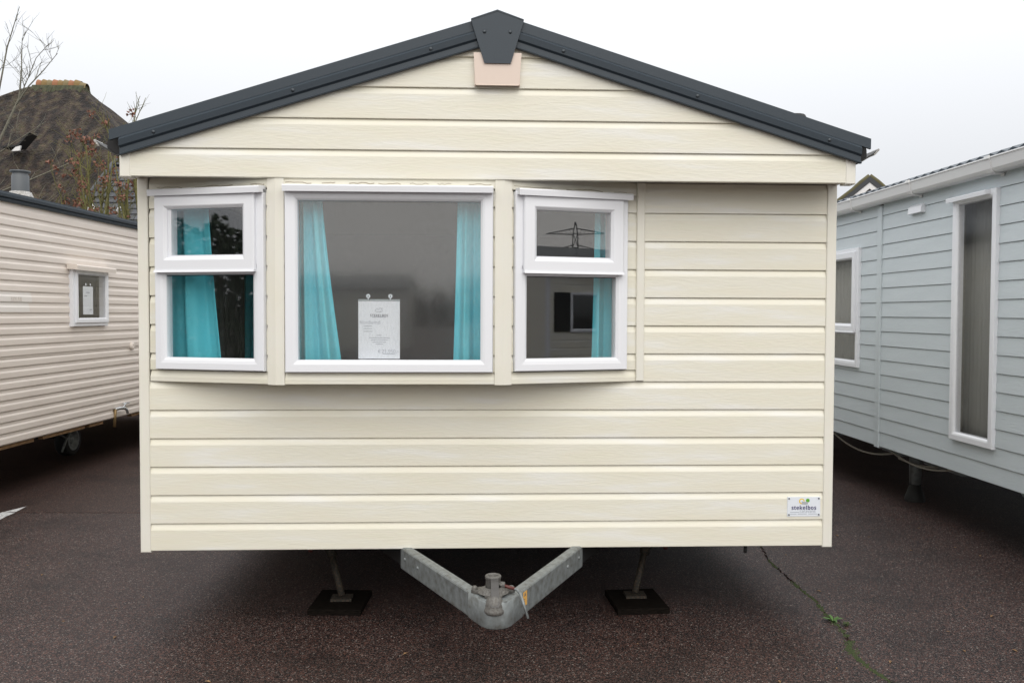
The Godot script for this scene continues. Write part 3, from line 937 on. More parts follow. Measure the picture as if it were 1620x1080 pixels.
	done(st, "handle", M.worn_iron, cp)
	X = Transform3D()
	for q in [Vector3(-0.095, 0.467, 0.79), Vector3(0.07, 0.467, 0.79), Vector3(-0.05, 0.467, 0.86), Vector3(0.030, 0.467, 0.86)]:
		st = new_st(false)
		lathe(st, q, [Vector2(0.013, 0), Vector2(0.013, 0.010), Vector2(0.009, 0.014), Vector2(0, 0.015)], 8)
		done(st, "bolt", M.cast_iron, cp)
	st = new_st(false)
	tube(st, [Vector3(0.012, 0.492, 0.815), Vector3(0.040, 0.494, 0.82)], [0.017, 0.013], 10)
	done(st, "pivot", M.cast_iron, cp)
	# crank rod with a dark grip
	st = new_st(false)
	tube(st, [Vector3(0.03, 0.492, 0.82), Vector3(0.085, 0.478, 0.83)], [0.0075], 8)
	done(st, "crank_grip", M.red_grip, cp)
	st = new_st(false)
	tube(st, [Vector3(0.08, 0.479, 0.83), Vector3(0.094, 0.476, 0.835), Vector3(0.106, 0.469, 0.86), Vector3(0.112, 0.455, 0.88), Vector3(0.140, 0.365, 0.885)], [0.0065], 8)
	done(st, "crank_rod", M.galvanised, cp)

func build_jack(c: Node3D, s: int) -> void:
	var j := part("corner_steady", c)
	var foot := Vector3(-0.865 if s < 0 else 0.855, 0.055, -0.42)
	var top := foot + Vector3(s * 0.13, 0.40, -0.16)
	var mid := foot.lerp(top, 0.55)
	X = Transform3D()
	var st := new_st(false)
	tube(st, [foot, mid], [0.020], 10)
	tube(st, [mid - (top - foot) * 0.03, top], [0.030], 10)
	done(st, "leg", M.rusty_steel, j)
	st = new_st(false)
	tube(st, [mid, mid + Vector3(s * 0.17, 0.17, 0.02)], [0.012], 6)
	tube(st, [mid, mid + Vector3(-s * 0.11, 0.17, 0.0)], [0.008], 6)
	done(st, "brace", M.rusty_steel, j)
	st = new_st(false)
	tube(st, [top + Vector3(s * 0.045, -0.10, 0.16), top + Vector3(s * 0.05, -0.14, 0.17)], [0.016, 0.013], 8)
	done(st, "drive_nut", M.red_grip, j)
	st = new_st()
	box(st, foot + Vector3(-0.06, -0.019, -0.05), foot + Vector3(0.06, -0.004, 0.05))
	done(st, "foot", M.rusty_steel, j)

# ------------------------------------------------------------------ beige caravan on the left
func rib_profile(y0: float, y1: float, lift := 0.0) -> Array:   # open profile of (out, up)
	return [Vector2(0.001 + lift, y0), Vector2(0.0095 + lift, y0 + 0.010), Vector2(0.0105 + lift, y0 + 0.014), Vector2(0.0095 + lift, y0 + 0.056), Vector2(0.0085 + lift, y0 + 0.060), Vector2(0.001 + lift, y0 + 0.074), Vector2(0.0 + lift, y1)]

func strip(st: SurfaceTool, prof: Array, x0: float, x1: float) -> void:
	for i in prof.size() - 1:
		var p: Vector2 = prof[i]
		var q: Vector2 = prof[i + 1]
		quad(st, Vector3(x0, p.y, p.x), Vector3(x1, p.y, p.x), Vector3(x1, q.y, q.x), Vector3(x0, q.y, q.x))

# The part of an open profile between two heights
func cut(prof: Array, lo: float, hi: float) -> Array:
	var out := []
	for i in prof.size() - 1:
		var p: Vector2 = prof[i]
		var q: Vector2 = prof[i + 1]
		var t0 := clampf((lo - p.y) / maxf(q.y - p.y, 1e-6), 0, 1)
		var t1 := clampf((hi - p.y) / maxf(q.y - p.y, 1e-6), 0, 1)
		if t1 > t0:
			if out.is_empty(): out.append(p.lerp(q, t0))
			out.append(p.lerp(q, t1))
	return out

func build_left_caravan() -> void:
	var c := thing("static_caravan", "beige static caravan with ribbed metal sides and one small window", "caravan", Vector3(-4.314, 0, -3.32), -0.0664)
	# along = -z (away from the camera), out = +x
	var W := Transform3D(Basis(Vector3(0, 0, -1), Vector3.UP, Vector3(1, 0, 0)), Vector3.ZERO)
	var near := -3.6
	var far := 6.4
	var wx := [1.185, 1.925]
	var wy := [1.55, 2.15]
	var st := new_st()
	X = W
	var pitch := 0.0985
	var y := 0.50
	var k := 0
	while y < 2.68:
		var y1 := minf(y + pitch, 2.70)
		if y1 - y < 0.08: break
		var pr := rib_profile(y, y1, 0.004 if k >= 8 else 0.0)
		if y1 > wy[0] + 0.02 and y < wy[1] - 0.02:
			strip(st, pr, near, wx[0] + 0.02); strip(st, pr, wx[1] - 0.02, far)
			strip(st, cut(pr, -9, wy[0] + 0.01), wx[0] + 0.02, wx[1] - 0.02); strip(st, cut(pr, wy[1] - 0.01, 9), wx[0] + 0.02, wx[1] - 0.02)
		else:
			strip(st, pr, near, far)
		y = y1; k += 1
		if k == 8:   # lap joint between the lower and the upper sheet
			strip(st, [Vector2(0.0, y - 0.012), Vector2(0.006, y - 0.010), Vector2(0.006, y + 0.001)], near, far)
			done(st, "lower_sheet", M.beige_sheet, c)
			st = new_st()
	strip(st, [Vector2(0.004, y), Vector2(0.004, 2.72)], near, far)
	done(st, "upper_sheet", M.beige_sheet, c)
	# wall behind the sheets, with the opening of the window
	st = new_st()
	box(st, Vector3(near, 0.52, -0.06), Vector3(wx[0] + 0.03, 2.72, -0.004)); box(st, Vector3(wx[1] - 0.03, 0.52, -0.06), Vector3(far, 2.72, -0.004))
	box(st, Vector3(wx[0] + 0.03, 0.52, -0.06), Vector3(wx[1] - 0.03, wy[0] + 0.03, -0.004)); box(st, Vector3(wx[0] + 0.03, wy[1] - 0.03, -0.06), Vector3(wx[1] - 0.03, 2.72, -0.004))
	done(st, "wall_panel", M.lining, c)
	# the rest of the shell
	st = new_st()
	box(st, Vector3(near, 0.5, -3.05), Vector3(far, 2.72, -3.0))
	X = W * Transform3D(Basis(Vector3(0, 0, 1), Vector3(0, 1, 0), Vector3(-1, 0, 0)), Vector3.ZERO)   # polygon (out, up), thickness along
	for q in [near, far - 0.04]:
		slab(st, [Vector2(-3.0, 0.5), Vector2(-0.061, 0.5), Vector2(-0.061, 2.70), Vector2(-1.5, 2.96), Vector2(-3.0, 2.69)], -q - 0.04, -q)
	X = W
	done(st, "end_walls", M.beige_trim, c)
	st = new_st()
	box(st, Vector3(near, 0.50, -3.0), Vector3(far, 0.54, -0.062))
	done(st, "floor", M.carpet, c)
	st = new_st()
	X = W * Transform3D(Basis(Vector3(0, 0, 1), Vector3(0, 1, 0), Vector3(-1, 0, 0)), Vector3.ZERO)
	slab(st, [Vector2(0.055, 2.742), Vector2(0.055, 2.768), Vector2(-1.5, 3.04), Vector2(-3.1, 2.77), Vector2(-3.1, 2.70), Vector2(-1.5, 2.97)], -far - 0.03, -near + 0.03)
	done(st, "roof", M.roof_steel, c)
	X = W
	st = new_st()
	run(st, [Vector2(0.0, 2.685), Vector2(0.030, 2.680), Vector2(0.040, 2.700), Vector2(0.034, 2.716), Vector2(0.058, 2.722), Vector2(0.062, 2.748), Vector2(0.050, 2.756), Vector2(0.0, 2.735)], Vector2(near - 0.02, 0), Vector2(far + 0.02, 0))
	done(st, "eave_trim", M.roof_steel, c)
	# window
	var wf := W * Transform3D(Basis(), Vector3(wx[0], wy[0], 0.012))
	var w := part("window", c)
	X = wf
	st = new_st()
	var ww: float = wx[1] - wx[0]
	var wh: float = wy[1] - wy[0]
	ring(st, 0, 0, ww, wh, [Vector2(0, -0.02), Vector2(0, 0.034), Vector2(0.005, 0.038), Vector2(0.036, 0.038), Vector2(0.038, 0.02)])
	done(st, "frame", M.upvc, w)
	st = new_st()
	ring(st, 0.036, 0.036, ww - 0.012, wh - 0.012, [Vector2(0, 0.02), Vector2(0, 0.050), Vector2(0.004, 0.054), Vector2(0.040, 0.054), Vector2(0.050, 0.040), Vector2(0.050, -0.03)])
	done(st, "sash", M.upvc, w)
	pane(w, wf * Transform3D(Basis(), Vector3(0, 0, 0.026)), 0.084, 0.084, ww - 0.060, wh - 0.060, false, false)
	drip(w, wf * Transform3D(Basis().scaled(Vector3(1, 1.6, 1.6)), Vector3(0, -0.37, 0)), -0.05, ww + 0.05, wh + 0.005 - 0.0 + 0.002, M.beige_trim)
	# a green sticker in the corner of the pane
	X = wf
	st = new_st()
	box(st, Vector3(0.088, 0.09, 0.0275), Vector3(0.128, 0.21, 0.0285))
	done(st, "window_sticker", M.sticker_green, w)
	# paler film left where the name was, following the ribs, and the faint letters
	X = W
	st = new_st()
	for r in 2:
		var yy := 0.50 + pitch * (13 if r == 0 else 12)
		var pr := rib_profile(yy, yy + pitch, 0.0052)
		if r == 1: pr = pr.slice(2)
		strip(st, pr, -0.9, 0.50 if r == 0 else 0.46)
	done(st, "film_patch", M.pale_film, c)
	text("lettering", "SOLAR", 0.040, M.faded_letter, c, W * Transform3D(Basis(), Vector3(0.25, 0.50 + pitch * 13 + 0.034, 0.0165)), true, 0.001)
	# small round cap on the wall
	st = new_st(false)
	X = W * Transform3D(Basis(Vector3.RIGHT, PI / 2), Vector3(2.572, 1.30, 0.006))
	lathe(st, Vector3.ZERO, [Vector2(0.045, 0), Vector2(0.045, 0.02), Vector2(0.035, 0.035), Vector2(0.015, 0.03), Vector2(0, 0.03)], 14)
	done(st, "wall_cap", M.beige_trim, c)
	# timber bearer under the edge, in lengths with gaps
	X = W
	for b in [[-3.55, -2.5], [-2.4, 0.56], [0.72, 1.52], [1.62, 1.92], [2.62, 3.4]]:
		st = new_st()
		box(st, Vector3(b[0], 0.462, -0.07), Vector3(b[1], 0.499, -0.018))
		done(st, "timber_bearer", M.raw_timber, c)
	# flue on the roof
	var fl := part("flue", c)
	X = W
	st = new_st(false)
	lathe(st, Vector3(1.22, 2.80, -0.50), [Vector2(0.13, 0.0), Vector2(0.125, 0.06), Vector2(0.10, 0.12), Vector2(0.085, 0.125)], 18)
	done(st, "collar", M.gutter_stained, fl)
	st = new_st(false)
	lathe(st, Vector3(1.22, 2.90, -0.50), [Vector2(0.082, 0), Vector2(0.082, 0.18), Vector2(0.074, 0.20), Vector2(0.074, 0.215), Vector2(0.095, 0.22), Vector2(0.095, 0.235), Vector2(0.0, 0.24)], 18)
	done(st, "pipe", M.flue_grey, fl)
	# wheel, brake rod and lever below
	var wl := part("wheel", c)
	X = W * Transform3D(Basis(Vector3.RIGHT, PI / 2), Vector3(2.55, 0.19, -0.75))
	st = new_st(false)
	lathe(st, Vector3.ZERO, [Vector2(0.12, -0.07), Vector2(0.17, -0.07), Vector2(0.187, -0.04), Vector2(0.187, 0.04), Vector2(0.17, 0.07), Vector2(0.12, 0.07)], 22)
	done(st, "tyre", M.rubber, wl)
	st = new_st(false)
	lathe(st, Vector3.ZERO, [Vector2(0.125, -0.05), Vector2(0.125, 0.072), Vector2(0.10, 0.068), Vector2(0.088, 0.03), Vector2(0.05, 0.03), Vector2(0.04, 0.05), Vector2(0, 0.05)], 22)
	done(st, "rim", M.galvanised, wl)
	X = W
	st = new_st(false)
	tube(st, [Vector3(1.45, 0.50, -0.42), Vector3(2.15, 0.26, -0.55)], [0.010], 6)
	tube(st, [Vector3(2.30, 0.33, -0.58), Vector3(2.17, 0.26, -0.56), Vector3(2.06, 0.12, -0.56)], [0.013, 0.016, 0.013], 6)
	done(st, "brake_rod", M.galvanised, c)
	for q in [-1.5, 2.6, 5.0]:
		st = new_st()
		box(st, Vector3(q - 0.04, 0.20 if q > 2 else 0.3, -2.4), Vector3(q + 0.04, 0.50, -0.85 if q > 2 else -0.3))
		done(st, "axle", M.black_steel, c)
	# outside tap
	var tp := part("tap", c)
	st = new_st(false)
	tube(st, [Vector3(2.13, 0.40, 0.01), Vector3(2.13, 0.60, 0.02)], [0.018], 8)
	done(st, "standpipe", M.brass, tp)
	st = new_st(false)
	tube(st, [Vector3(2.13, 0.60, 0.02), Vector3(2.20, 0.605, 0.04), Vector3(2.27, 0.600, 0.06), Vector3(2.31, 0.575, 0.07), Vector3(2.32, 0.535, 0.075)], [0.016, 0.018, 0.02, 0.015, 0.014], 8)
	tube(st, [Vector3(2.25, 0.60, 0.05), Vector3(2.29, 0.66, 0.07)], [0.010], 6)
	tube(st, [Vector3(2.255, 0.655, 0.05), Vector3(2.325, 0.655, 0.09)], [0.008], 6)
	done(st, "spout", M.chrome, tp)

# ------------------------------------------------------------------ grey caravan on the right
func build_right_caravan() -> void:
	var c := thing("static_caravan", "grey static caravan with white gutter and tall narrow window", "caravan", Vector3(3.615, 0, -1.065), -0.0032)
	# along = +z (towards the camera), out = -x; a = -s
	var W := Transform3D(Basis(Vector3(0, 0, 1), Vector3.UP, Vector3(-1, 0, 0)), Vector3.ZERO)
	var far := -8.6
	var near := 1.6
	var pitch := 0.1312
	var tw := [-0.888, -0.318]          # tall window along, [a0, a1]
	var ty := [0.745, 2.60]
	var sw := [-3.72, -2.56]
	var sy := [1.19, 2.345]
	var tr := [-2.20, -2.115]
	X = W
	var st: SurfaceTool
	var y := 0.50
	while y < 2.66:
		var y1 := minf(y + pitch, 2.74)
		# breaks: trim, windows
		var cuts := [[far, tr[0]], [tr[1], near]]
		for h in [[tw, ty], [sw, sy]]:
			if y1 > h[1][0] + 0.01 and y < h[1][1] - 0.01:
				var nx := []
				for q in cuts:
					if h[0][0] > q[0] and h[0][1] < q[1]:
						nx.append([q[0], h[0][0] + 0.008]); nx.append([h[0][1] - 0.008, q[1]])
						for f in [[y, minf(y1, h[1][0] + 0.006)], [maxf(y, h[1][1] - 0.006), y1]]:
							if f[1] - f[0] > 0.012:
								st = new_st()
								var full: bool = f[1] > y1 - 0.005
								run(st, [Vector2(-0.01, f[0]), Vector2(0.0145, f[0]), Vector2(0.016, f[0] + 0.002), Vector2(0.010, f[1] - 0.004), Vector2(0.003 if full else 0.0095, f[1] - 0.001), Vector2(-0.01, f[1] - 0.001)], Vector2(h[0][0] + 0.0085, 0), Vector2(h[0][1] - 0.0085, 0))
								done(st, "plank", M.grey_board, c)
					else: nx.append(q)
				cuts = nx
		for q in cuts:
			st = new_st()
			run(st, [Vector2(-0.01, y), Vector2(0.0145, y), Vector2(0.016, y + 0.002), Vector2(0.008, y1 - 0.004), Vector2(0.003, y1 - 0.001), Vector2(-0.01, y1 - 0.001)], Vector2(q[0], 0), Vector2(q[1], 0))
			done(st, "plank", M.grey_board, c)
		y = y1
	# wall behind, with the two openings
	st = new_st()
	var xs := [far, sw[0] + 0.02, sw[1] - 0.02, tw[0] + 0.02, tw[1] - 0.02, near]
	for i in 5:
		var lo := 0.52
		if i == 1 or i == 3:
			var h: Array = sy if i == 1 else ty
			box(st, Vector3(xs[i], 0.52, -0.06), Vector3(xs[i + 1], h[0] + 0.02, -0.011)); box(st, Vector3(xs[i], h[1] - 0.02, -0.06), Vector3(xs[i + 1], 2.8, -0.011))
		else:
			box(st, Vector3(xs[i], lo, -0.06), Vector3(xs[i + 1], 2.8, -0.011))
	done(st, "wall_panel", M.lining, c)
	st = new_st()
	box(st, Vector3(far, 0.5, -3.6), Vector3(near, 2.79, -3.55))
	X = W * Transform3D(Basis(Vector3(0, 0, 1), Vector3(0, 1, 0), Vector3(-1, 0, 0)), Vector3.ZERO)
	for q in [far, near - 0.05]:
		slab(st, [Vector2(-3.55, 0.5), Vector2(-0.061, 0.5), Vector2(-0.061, 2.80), Vector2(-1.8, 3.34), Vector2(-3.55, 2.80)], -q - 0.05, -q)
	X = W
	done(st, "end_walls", M.grey_trim, c)
	st = new_st()
	box(st, Vector3(far, 0.505, -3.55), Vector3(near, 0.545, -0.062))
	done(st, "floor", M.carpet, c)
	# trims
	st = new_st()
	cbox(st, Vector3(tr[0], 0.485, -0.01), Vector3(tr[1], 2.69, 0.026), 0.004)
	done(st, "joint_trim", M.grey_trim, c)
	st = new_st()
	cbox(st, Vector3(near - 0.05, 0.485, -0.01), Vector3(near, 2.69, 0.026), 0.004)
	done(st, "corner_trim", M.grey_trim, c)
	# windows
	var wf := W * Transform3D(Basis(), Vector3(tw[0], ty[0], 0.012))
	var w := fixed_window(c, wf, tw[1] - tw[0], ty[1] - ty[0], true, false)
	w.set_meta("label", "tall narrow window")
	drip(w, wf, -0.03, 0.50, ty[1] - ty[0] - 0.025)
	wf = W * Transform3D(Basis(), Vector3(sw[0], sy[0], 0.012))
	w = casement(c, wf, sw[1] - sw[0], sy[1] - sy[0], Rect2(0.04, 0.345, 1.08, 0.775), Rect2(0.066, 0.062, 1.03, 0.255), true, false)
	# small vent
	X = W
	st = new_st()
	run(st, [Vector2(0.008, 2.545), Vector2(0.052, 2.548), Vector2(0.045, 2.60), Vector2(0.025, 2.620), Vector2(0.008, 2.622)], Vector2(-1.582, 0), Vector2(-1.362, 0))
	done(st, "wall_vent", M.upvc, c)
	# gutter: box section with rounded lower edge
	st = new_st()
	run(st, [Vector2(0.012, 2.715), Vector2(0.028, 2.698), Vector2(0.085, 2.694), Vector2(0.105, 2.703), Vector2(0.118, 2.722), Vector2(0.128, 2.790), Vector2(0.136, 2.794), Vector2(0.134, 2.803), Vector2(0.122, 2.803), Vector2(0.111, 2.730), Vector2(0.098, 2.708), Vector2(0.034, 2.706), Vector2(0.024, 2.722), Vector2(0.016, 2.80), Vector2(0.012, 2.80)], Vector2(far - 0.03, 0), Vector2(near + 0.03, 0))
	var gut := done(st, "gutter", M.gutter_white, c)
	for b in [-8.2, -7.05, -5.9, -4.75, -3.73, -2.58, -1.42, -0.28, 0.87]:
		st = new_st()
		run(st, [Vector2(0.002, 2.700), Vector2(0.024, 2.688), Vector2(0.088, 2.684), Vector2(0.112, 2.696), Vector2(0.125, 2.720), Vector2(0.135, 2.782), Vector2(0.145, 2.790), Vector2(0.142, 2.812), Vector2(0.132, 2.812), Vector2(0.127, 2.784), Vector2(0.118, 2.724), Vector2(0.107, 2.703), Vector2(0.086, 2.692), Vector2(0.026, 2.696), Vector2(0.014, 2.716), Vector2(0.002, 2.72)], Vector2(b - 0.028, 0), Vector2(b + 0.028, 0))
		box(st, Vector3(b - 0.02, 2.672, 0.018), Vector3(b + 0.02, 2.725, 0.024))
		done(st, "bracket", M.gutter_white, gut)
	# roof: pressed steel in waves, its edge over the gutter
	st = new_st()
	var zz := far
	var step := 0.065
	var n := 0
	while zz < near - 0.001:
		var h0 := 0.022 if n % 2 == 0 else 0.0
		var h1 := 0.0 if n % 2 == 0 else 0.022
		var rows := []
		for q in 3:
			var o: float = [0.115, -1.8, -3.68][q]
			var yb: float = [2.808, 3.36, 2.80][q]
			rows.append([Vector3(zz, yb + h0, o), Vector3(zz + step, yb + h1, o)])
		for q in 2:
			quad(st, rows[q][0], rows[q][1], rows[q + 1][1], rows[q + 1][0])
		quad(st, rows[0][0] + Vector3(0, -0.02, -0.002), rows[0][1] + Vector3(0, -0.02, -0.002), rows[0][1], rows[0][0])
		zz += step; n += 1
	done(st, "roof", M.roof_steel, c)
	# below: outriggers, a steady and sagging cables
	for q in [[-2.55, -2.15, 0.0], [-1.75, -1.15, 0.0], [-0.35, 0.3, 0.0], [-4.2, -3.6, 0.0]]:
		st = new_st()
		X = W * Transform3D(Basis(Vector3(0, 0, 1), Vector3(0, 1, 0), Vector3(-1, 0, 0)), Vector3.ZERO)
		X = W
		run(st, [Vector2(-0.35, 0.39), Vector2(-0.22, 0.40), Vector2(-0.16, 0.504), Vector2(-0.35, 0.504)], Vector2(q[0], 0), Vector2(q[1], 0))
		done(st, "duct", M.duct, c)
	X = W
	for cb in [[Vector3(-3.6, 0.50, -0.10), Vector3(-2.15, 0.43, -0.14), 0.11], [Vector3(-2.25, 0.50, -0.09), Vector3(-0.95, 0.50, -0.10), 0.10], [Vector3(-2.05, 0.40, -0.14), Vector3(-1.45, 0.42, -0.18), 0.02]]:
		st = new_st(false)
		var pts := []
		for k in 13:
			var t := k / 12.0
			var p: Vector3 = cb[0].lerp(cb[1], t)
			pts.append(p - Vector3(0, 4.0 * cb[2] * t * (1.0 - t), 0))
		tube(st, pts, [0.009], 7)
		done(st, "cable", M.cable, c)
	var j := part("corner_steady", c)
	st = new_st(false)
	tube(st, [Vector3(-2.05, 0.49, -0.30), Vector3(-2.10, 0.16, -0.32)], [0.06, 0.05], 10)
	done(st, "leg", M.galvanised, j)
	st = new_st(false)
	lathe(st, Vector3(-2.10, 0.0, -0.32), [Vector2(0.09, 0), Vector2(0.09, 0.03), Vector2(0.04, 0.17), Vector2(0.0, 0.17)], 14)
	done(st, "foot", M.black_steel, j)
	for q in [-0.7, 0.7]:
		st = new_st()
		box(st, Vector3(far + 0.2, 0.30, -1.8 + q - 0.04), Vector3(near - 0.2, 0.50, -1.8 + q + 0.04))
		done(st, "chassis_beam", M.black_steel, c)
	for q in [-6.2, -5.3]:
		var wl := part("wheel", c)
		X = W * Transform3D(Basis(Vector3.RIGHT, PI / 2), Vector3(q, 0.27, -0.7))
		st = new_st(false)
		lathe(st, Vector3.ZERO, [Vector2(0, -0.09), Vector2(0.25, -0.09), Vector2(0.27, -0.06), Vector2(0.27, 0.06), Vector2(0.25, 0.09), Vector2(0.0, 0.07)], 20)
		done(st, "tyre", M.rubber, wl)
		X = W

# ------------------------------------------------------------------ houses behind
func build_thatched_house() -> void:
	var c := thing("thatched_house", "tall thatched roof with orange ridge tiles behind the bare tree", "house", Vector3(-12, 0, -21))
	var o := -c.position
	var st := new_st(false)
	X = Transform3D(Basis(), o)
	rng.seed = 12
	var nz := FastNoiseLite.new()
	nz.seed = 3; nz.frequency = 0.9; nz.fractal_octaves = 4
	# hipped thatch: rings from the ridge down to the eaves, uneven and slightly bellied
	var ridge := [Vector3(-12.0, 7.93, -20.3), Vector3(-10.95, 7.93, -20.3), Vector3(-10.95, 7.93, -20.5), Vector3(-12.0, 7.93, -20.5)]
	var eave := [Vector3(-18.8, 3.0, -15.4), Vector3(-6.3, 3.0, -15.4), Vector3(-6.3, 3.0, -25.4), Vector3(-18.8, 3.0, -25.4)]
	var seg := [40, 22, 20, 22]
	var nv := 26
	var g := []
	for j in nv + 1:
		var t := float(j) / nv
		var row := []
		for e in 4:
			var ne := (e + 1) % 4
			for i in seg[e]:
				var s: float = float(i) / seg[e]
				var a: Vector3 = ridge[e].lerp(ridge[ne], s)
				var b: Vector3 = eave[e].lerp(eave[ne], s)
				# round the hips
				var p := a.lerp(b, t)
				var belly := 0.35 * sin(PI * t) * (1.0 if e != 3 else 1.6)
				p.y += belly * 0.5
				var out := (b - a)
				out.y = 0
				p += out.normalized() * belly * 0.25
				p += Vector3(0, 1, 0) * 0.10 * nz.get_noise_3dv(p * 1.6) + Vector3(0, 1, 0.6) * 0.035 * nz.get_noise_3dv(p * 9.0)
				row.append(p)
		g.append(row)
	var m: int = g[0].size()
	for j in nv:
		for i in m:
			var i1 := (i + 1) % m
			quad(st, g[j + 1][i], g[j + 1][i1], g[j][i1], g[j][i])
	var rf := done(st, "thatch", M.thatch, c)
	st = new_st(false)
	lathe(st, Vector3(-11.0, 7.65, -20.4), [Vector2(0.0, 0.3), Vector2(0.2, 0.22)], 6)
	X = Transform3D(Basis(), o)
	# mossy ridge saddle below the tiles
	for k in 12:
		var w0 := 0.03 * nz.get_noise_1d(k * 7.0)
		run(st, [Vector2(-19.90, 7.44 + w0), Vector2(-19.84, 7.46 + w0), Vector2(-20.16, 7.88), Vector2(-20.36, 7.92), Vector2(-20.6, 7.86), Vector2(-20.9, 7.5)], Vector2(-12.15 + 1.36 * k / 12.0 - 0.001, 0), Vector2(-12.15 + 1.36 * (k + 1) / 12.0, 0))
	done(st, "ridge_saddle", M.thatch_ridge, rf)
	for k in 9:
		st = new_st(false)
		var x0 := -12.06 + k * 0.145
		var y0 := 7.87 + 0.012 * (k % 2) - (0.05 if k == 8 else 0.0)
		for q in 9:
			var a0 := PI * q / 9.0
			var a1 := PI * (q + 1) / 9.0
			var f := func(a: float, x: float, r: float) -> Vector3: return Vector3(x, y0 + sin(a) * r, -20.36 + cos(a) * r)
			quad(st, f.call(a0, x0, 0.20), f.call(a0, x0 + 0.15, 0.155), f.call(a1, x0 + 0.15, 0.155), f.call(a1, x0, 0.20))
		done(st, "ridge_tile", M["clay_%d" % (k * 7 % 3)], c)
	# dormer: a dark slot under a raised fold of thatch, with a white frame end
	var dm := part("dormer", c)
	st = new_st()
	slab(st, [Vector2(-11.5, 5.66), Vector2(-11.13, 5.68), Vector2(-10.84, 6.02), Vector2(-10.87, 6.03), Vector2(-11.15, 5.73), Vector2(-11.5, 5.69)], -17.7, -17.3)
	done(st, "opening", M.rubber, dm)
	st = new_st()
	slab(st, [Vector2(-11.26, 5.56), Vector2(-11.06, 5.58), Vector2(-11.03, 5.70), Vector2(-11.16, 5.66)], -17.3, -17.25)
	done(st, "frame", M.white_paint, dm)
	st = new_st()
	box(st, Vector3(-17.8, 0, -24.4), Vector3(-7.3, 3.3, -16.4))
	done(st, "wall", M.brick_wall, c)

func build_slate_house() -> void:
	var c := thing("slate_roofed_house", "low house with dark slate hipped roof behind the brown-leaved shrub", "house", Vector3(-6.5, 0, -15))
	var o := -c.position
	X = Transform3D(Basis(), o)
	# front slope faces the camera; left edge is a hip
	var st := new_st()
	box(st, Vector3(-7.95, 0, -18.2), Vector3(-4.05, 2.75, -12.4))
	done(st, "wall", M.brick_wall, c)
	# slope runs from eave (y 2.7, z -12.1) to ridge (y 4.86, z -14.2)
	var e := Vector3(0, 2.70, -12.1)
	var up := (Vector3(0, 4.95, -14.2) - e)
	var l := up.length()
	up /= l
	var nrm := Vector3(1, 0, 0).cross(up)
	st = new_st()
	X = Transform3D(Basis(), o)
	var hip0 := -8.115
	var hipd := 0.655          # the hip comes in this far over the height of the slope
	quad(st, Vector3(hip0, e.y, e.z), Vector3(-3.9, e.y, e.z), e + up * l + Vector3(-3.9, 0, 0), e + up * l + Vector3(hip0 + hipd, 0, 0))
	quad(st, e + up * l + Vector3(hip0 + hipd, 0, 0), e + up * l + Vector3(-3.9, 0, 0), Vector3(-3.9, e.y, -18.4), Vector3(hip0, e.y, -18.4))
	tri(st, Vector3(hip0, e.y, -18.4), Vector3(hip0, e.y, e.z), e + up * l + Vector3(hip0 + hipd, 0, 0))
	tri(st, Vector3(-3.9, e.y, e.z), Vector3(-3.9, e.y, -18.4), e + up * l + Vector3(-3.9, 0, 0))
	var rf := done(st, "roof", M.slate_2, c)
	# slates laid in courses
	rng.seed = 31
	var meshes := []
	for k in 3:
		var s2 := new_st()
		X = Transform3D()
		cbox(s2, Vector3(0.003, 0, 0.002), Vector3(0.257, 0.19, 0.030), 0.003)
		s2.generate_normals()
		meshes.append(s2.commit())
	var rows := 18
	for j in rows:
		var d := j * l / rows
		var xl := hip0 + hipd * (d + 0.1) / l + 0.02
		var x := hip0 + (0.0 if j % 2 else 0.13)
		while x < -4.1:
			if x > xl - 0.05:
				var mi := MeshInstance3D.new()
				mi.mesh = meshes[rng.randi() % 3]
				mi.material_override = M["slate_%d" % (rng.randi() % 3)]
				mi.name = "slate"
				rf.add_child(mi, true)
				var bs := Basis(Vector3(1, 0, 0), up, nrm) * Basis(Vector3.RIGHT, -0.11) * Basis(Vector3(0, 0, 1), rng.randf_range(-0.008, 0.008))
				mi.transform = Transform3D(bs, o + e + Vector3(x, 0, 0) + up * d + nrm * (0.018 + rng.randf() * 0.006))
			x += 0.26
	# white hoop vents standing on the slope
	for q in [Vector3(-7.56, 3.62, -12.95), Vector3(-6.98, 3.56, -12.9)]:
		X = Transform3D(Basis(), o)
		st = new_st(false)
		tube(st, [q + Vector3(-0.055, -0.05, 0), q + Vector3(-0.055, 0.13, 0.02), q + Vector3(-0.03, 0.165, 0.02), q + Vector3(0.03, 0.165, 0.02), q + Vector3(0.055, 0.13, 0.02), q + Vector3(0.055, -0.05, 0)], [0.017], 7)
		done(st, "hoop_vent", M.white_paint, rf)
	# dark hip and ridge cappings
	X = Transform3D(Basis(), o)
	st = new_st(false)
	tube(st, [Vector3(hip0, e.y + 0.02, e.z), e + up * l + Vector3(hip0 + hipd, 0.03, 0)], [0.05, 0.07], 8)
	done(st, "hip_capping", M.slate_2, rf)
	st = new_st(false)
	tube(st, [e + up * l + Vector3(hip0 + hipd - 0.05, 0.04, 0), e + up * l + Vector3(-3.9, 0.04, 0)], [0.13], 10)
	done(st, "ridge_capping", M.rubber, rf)

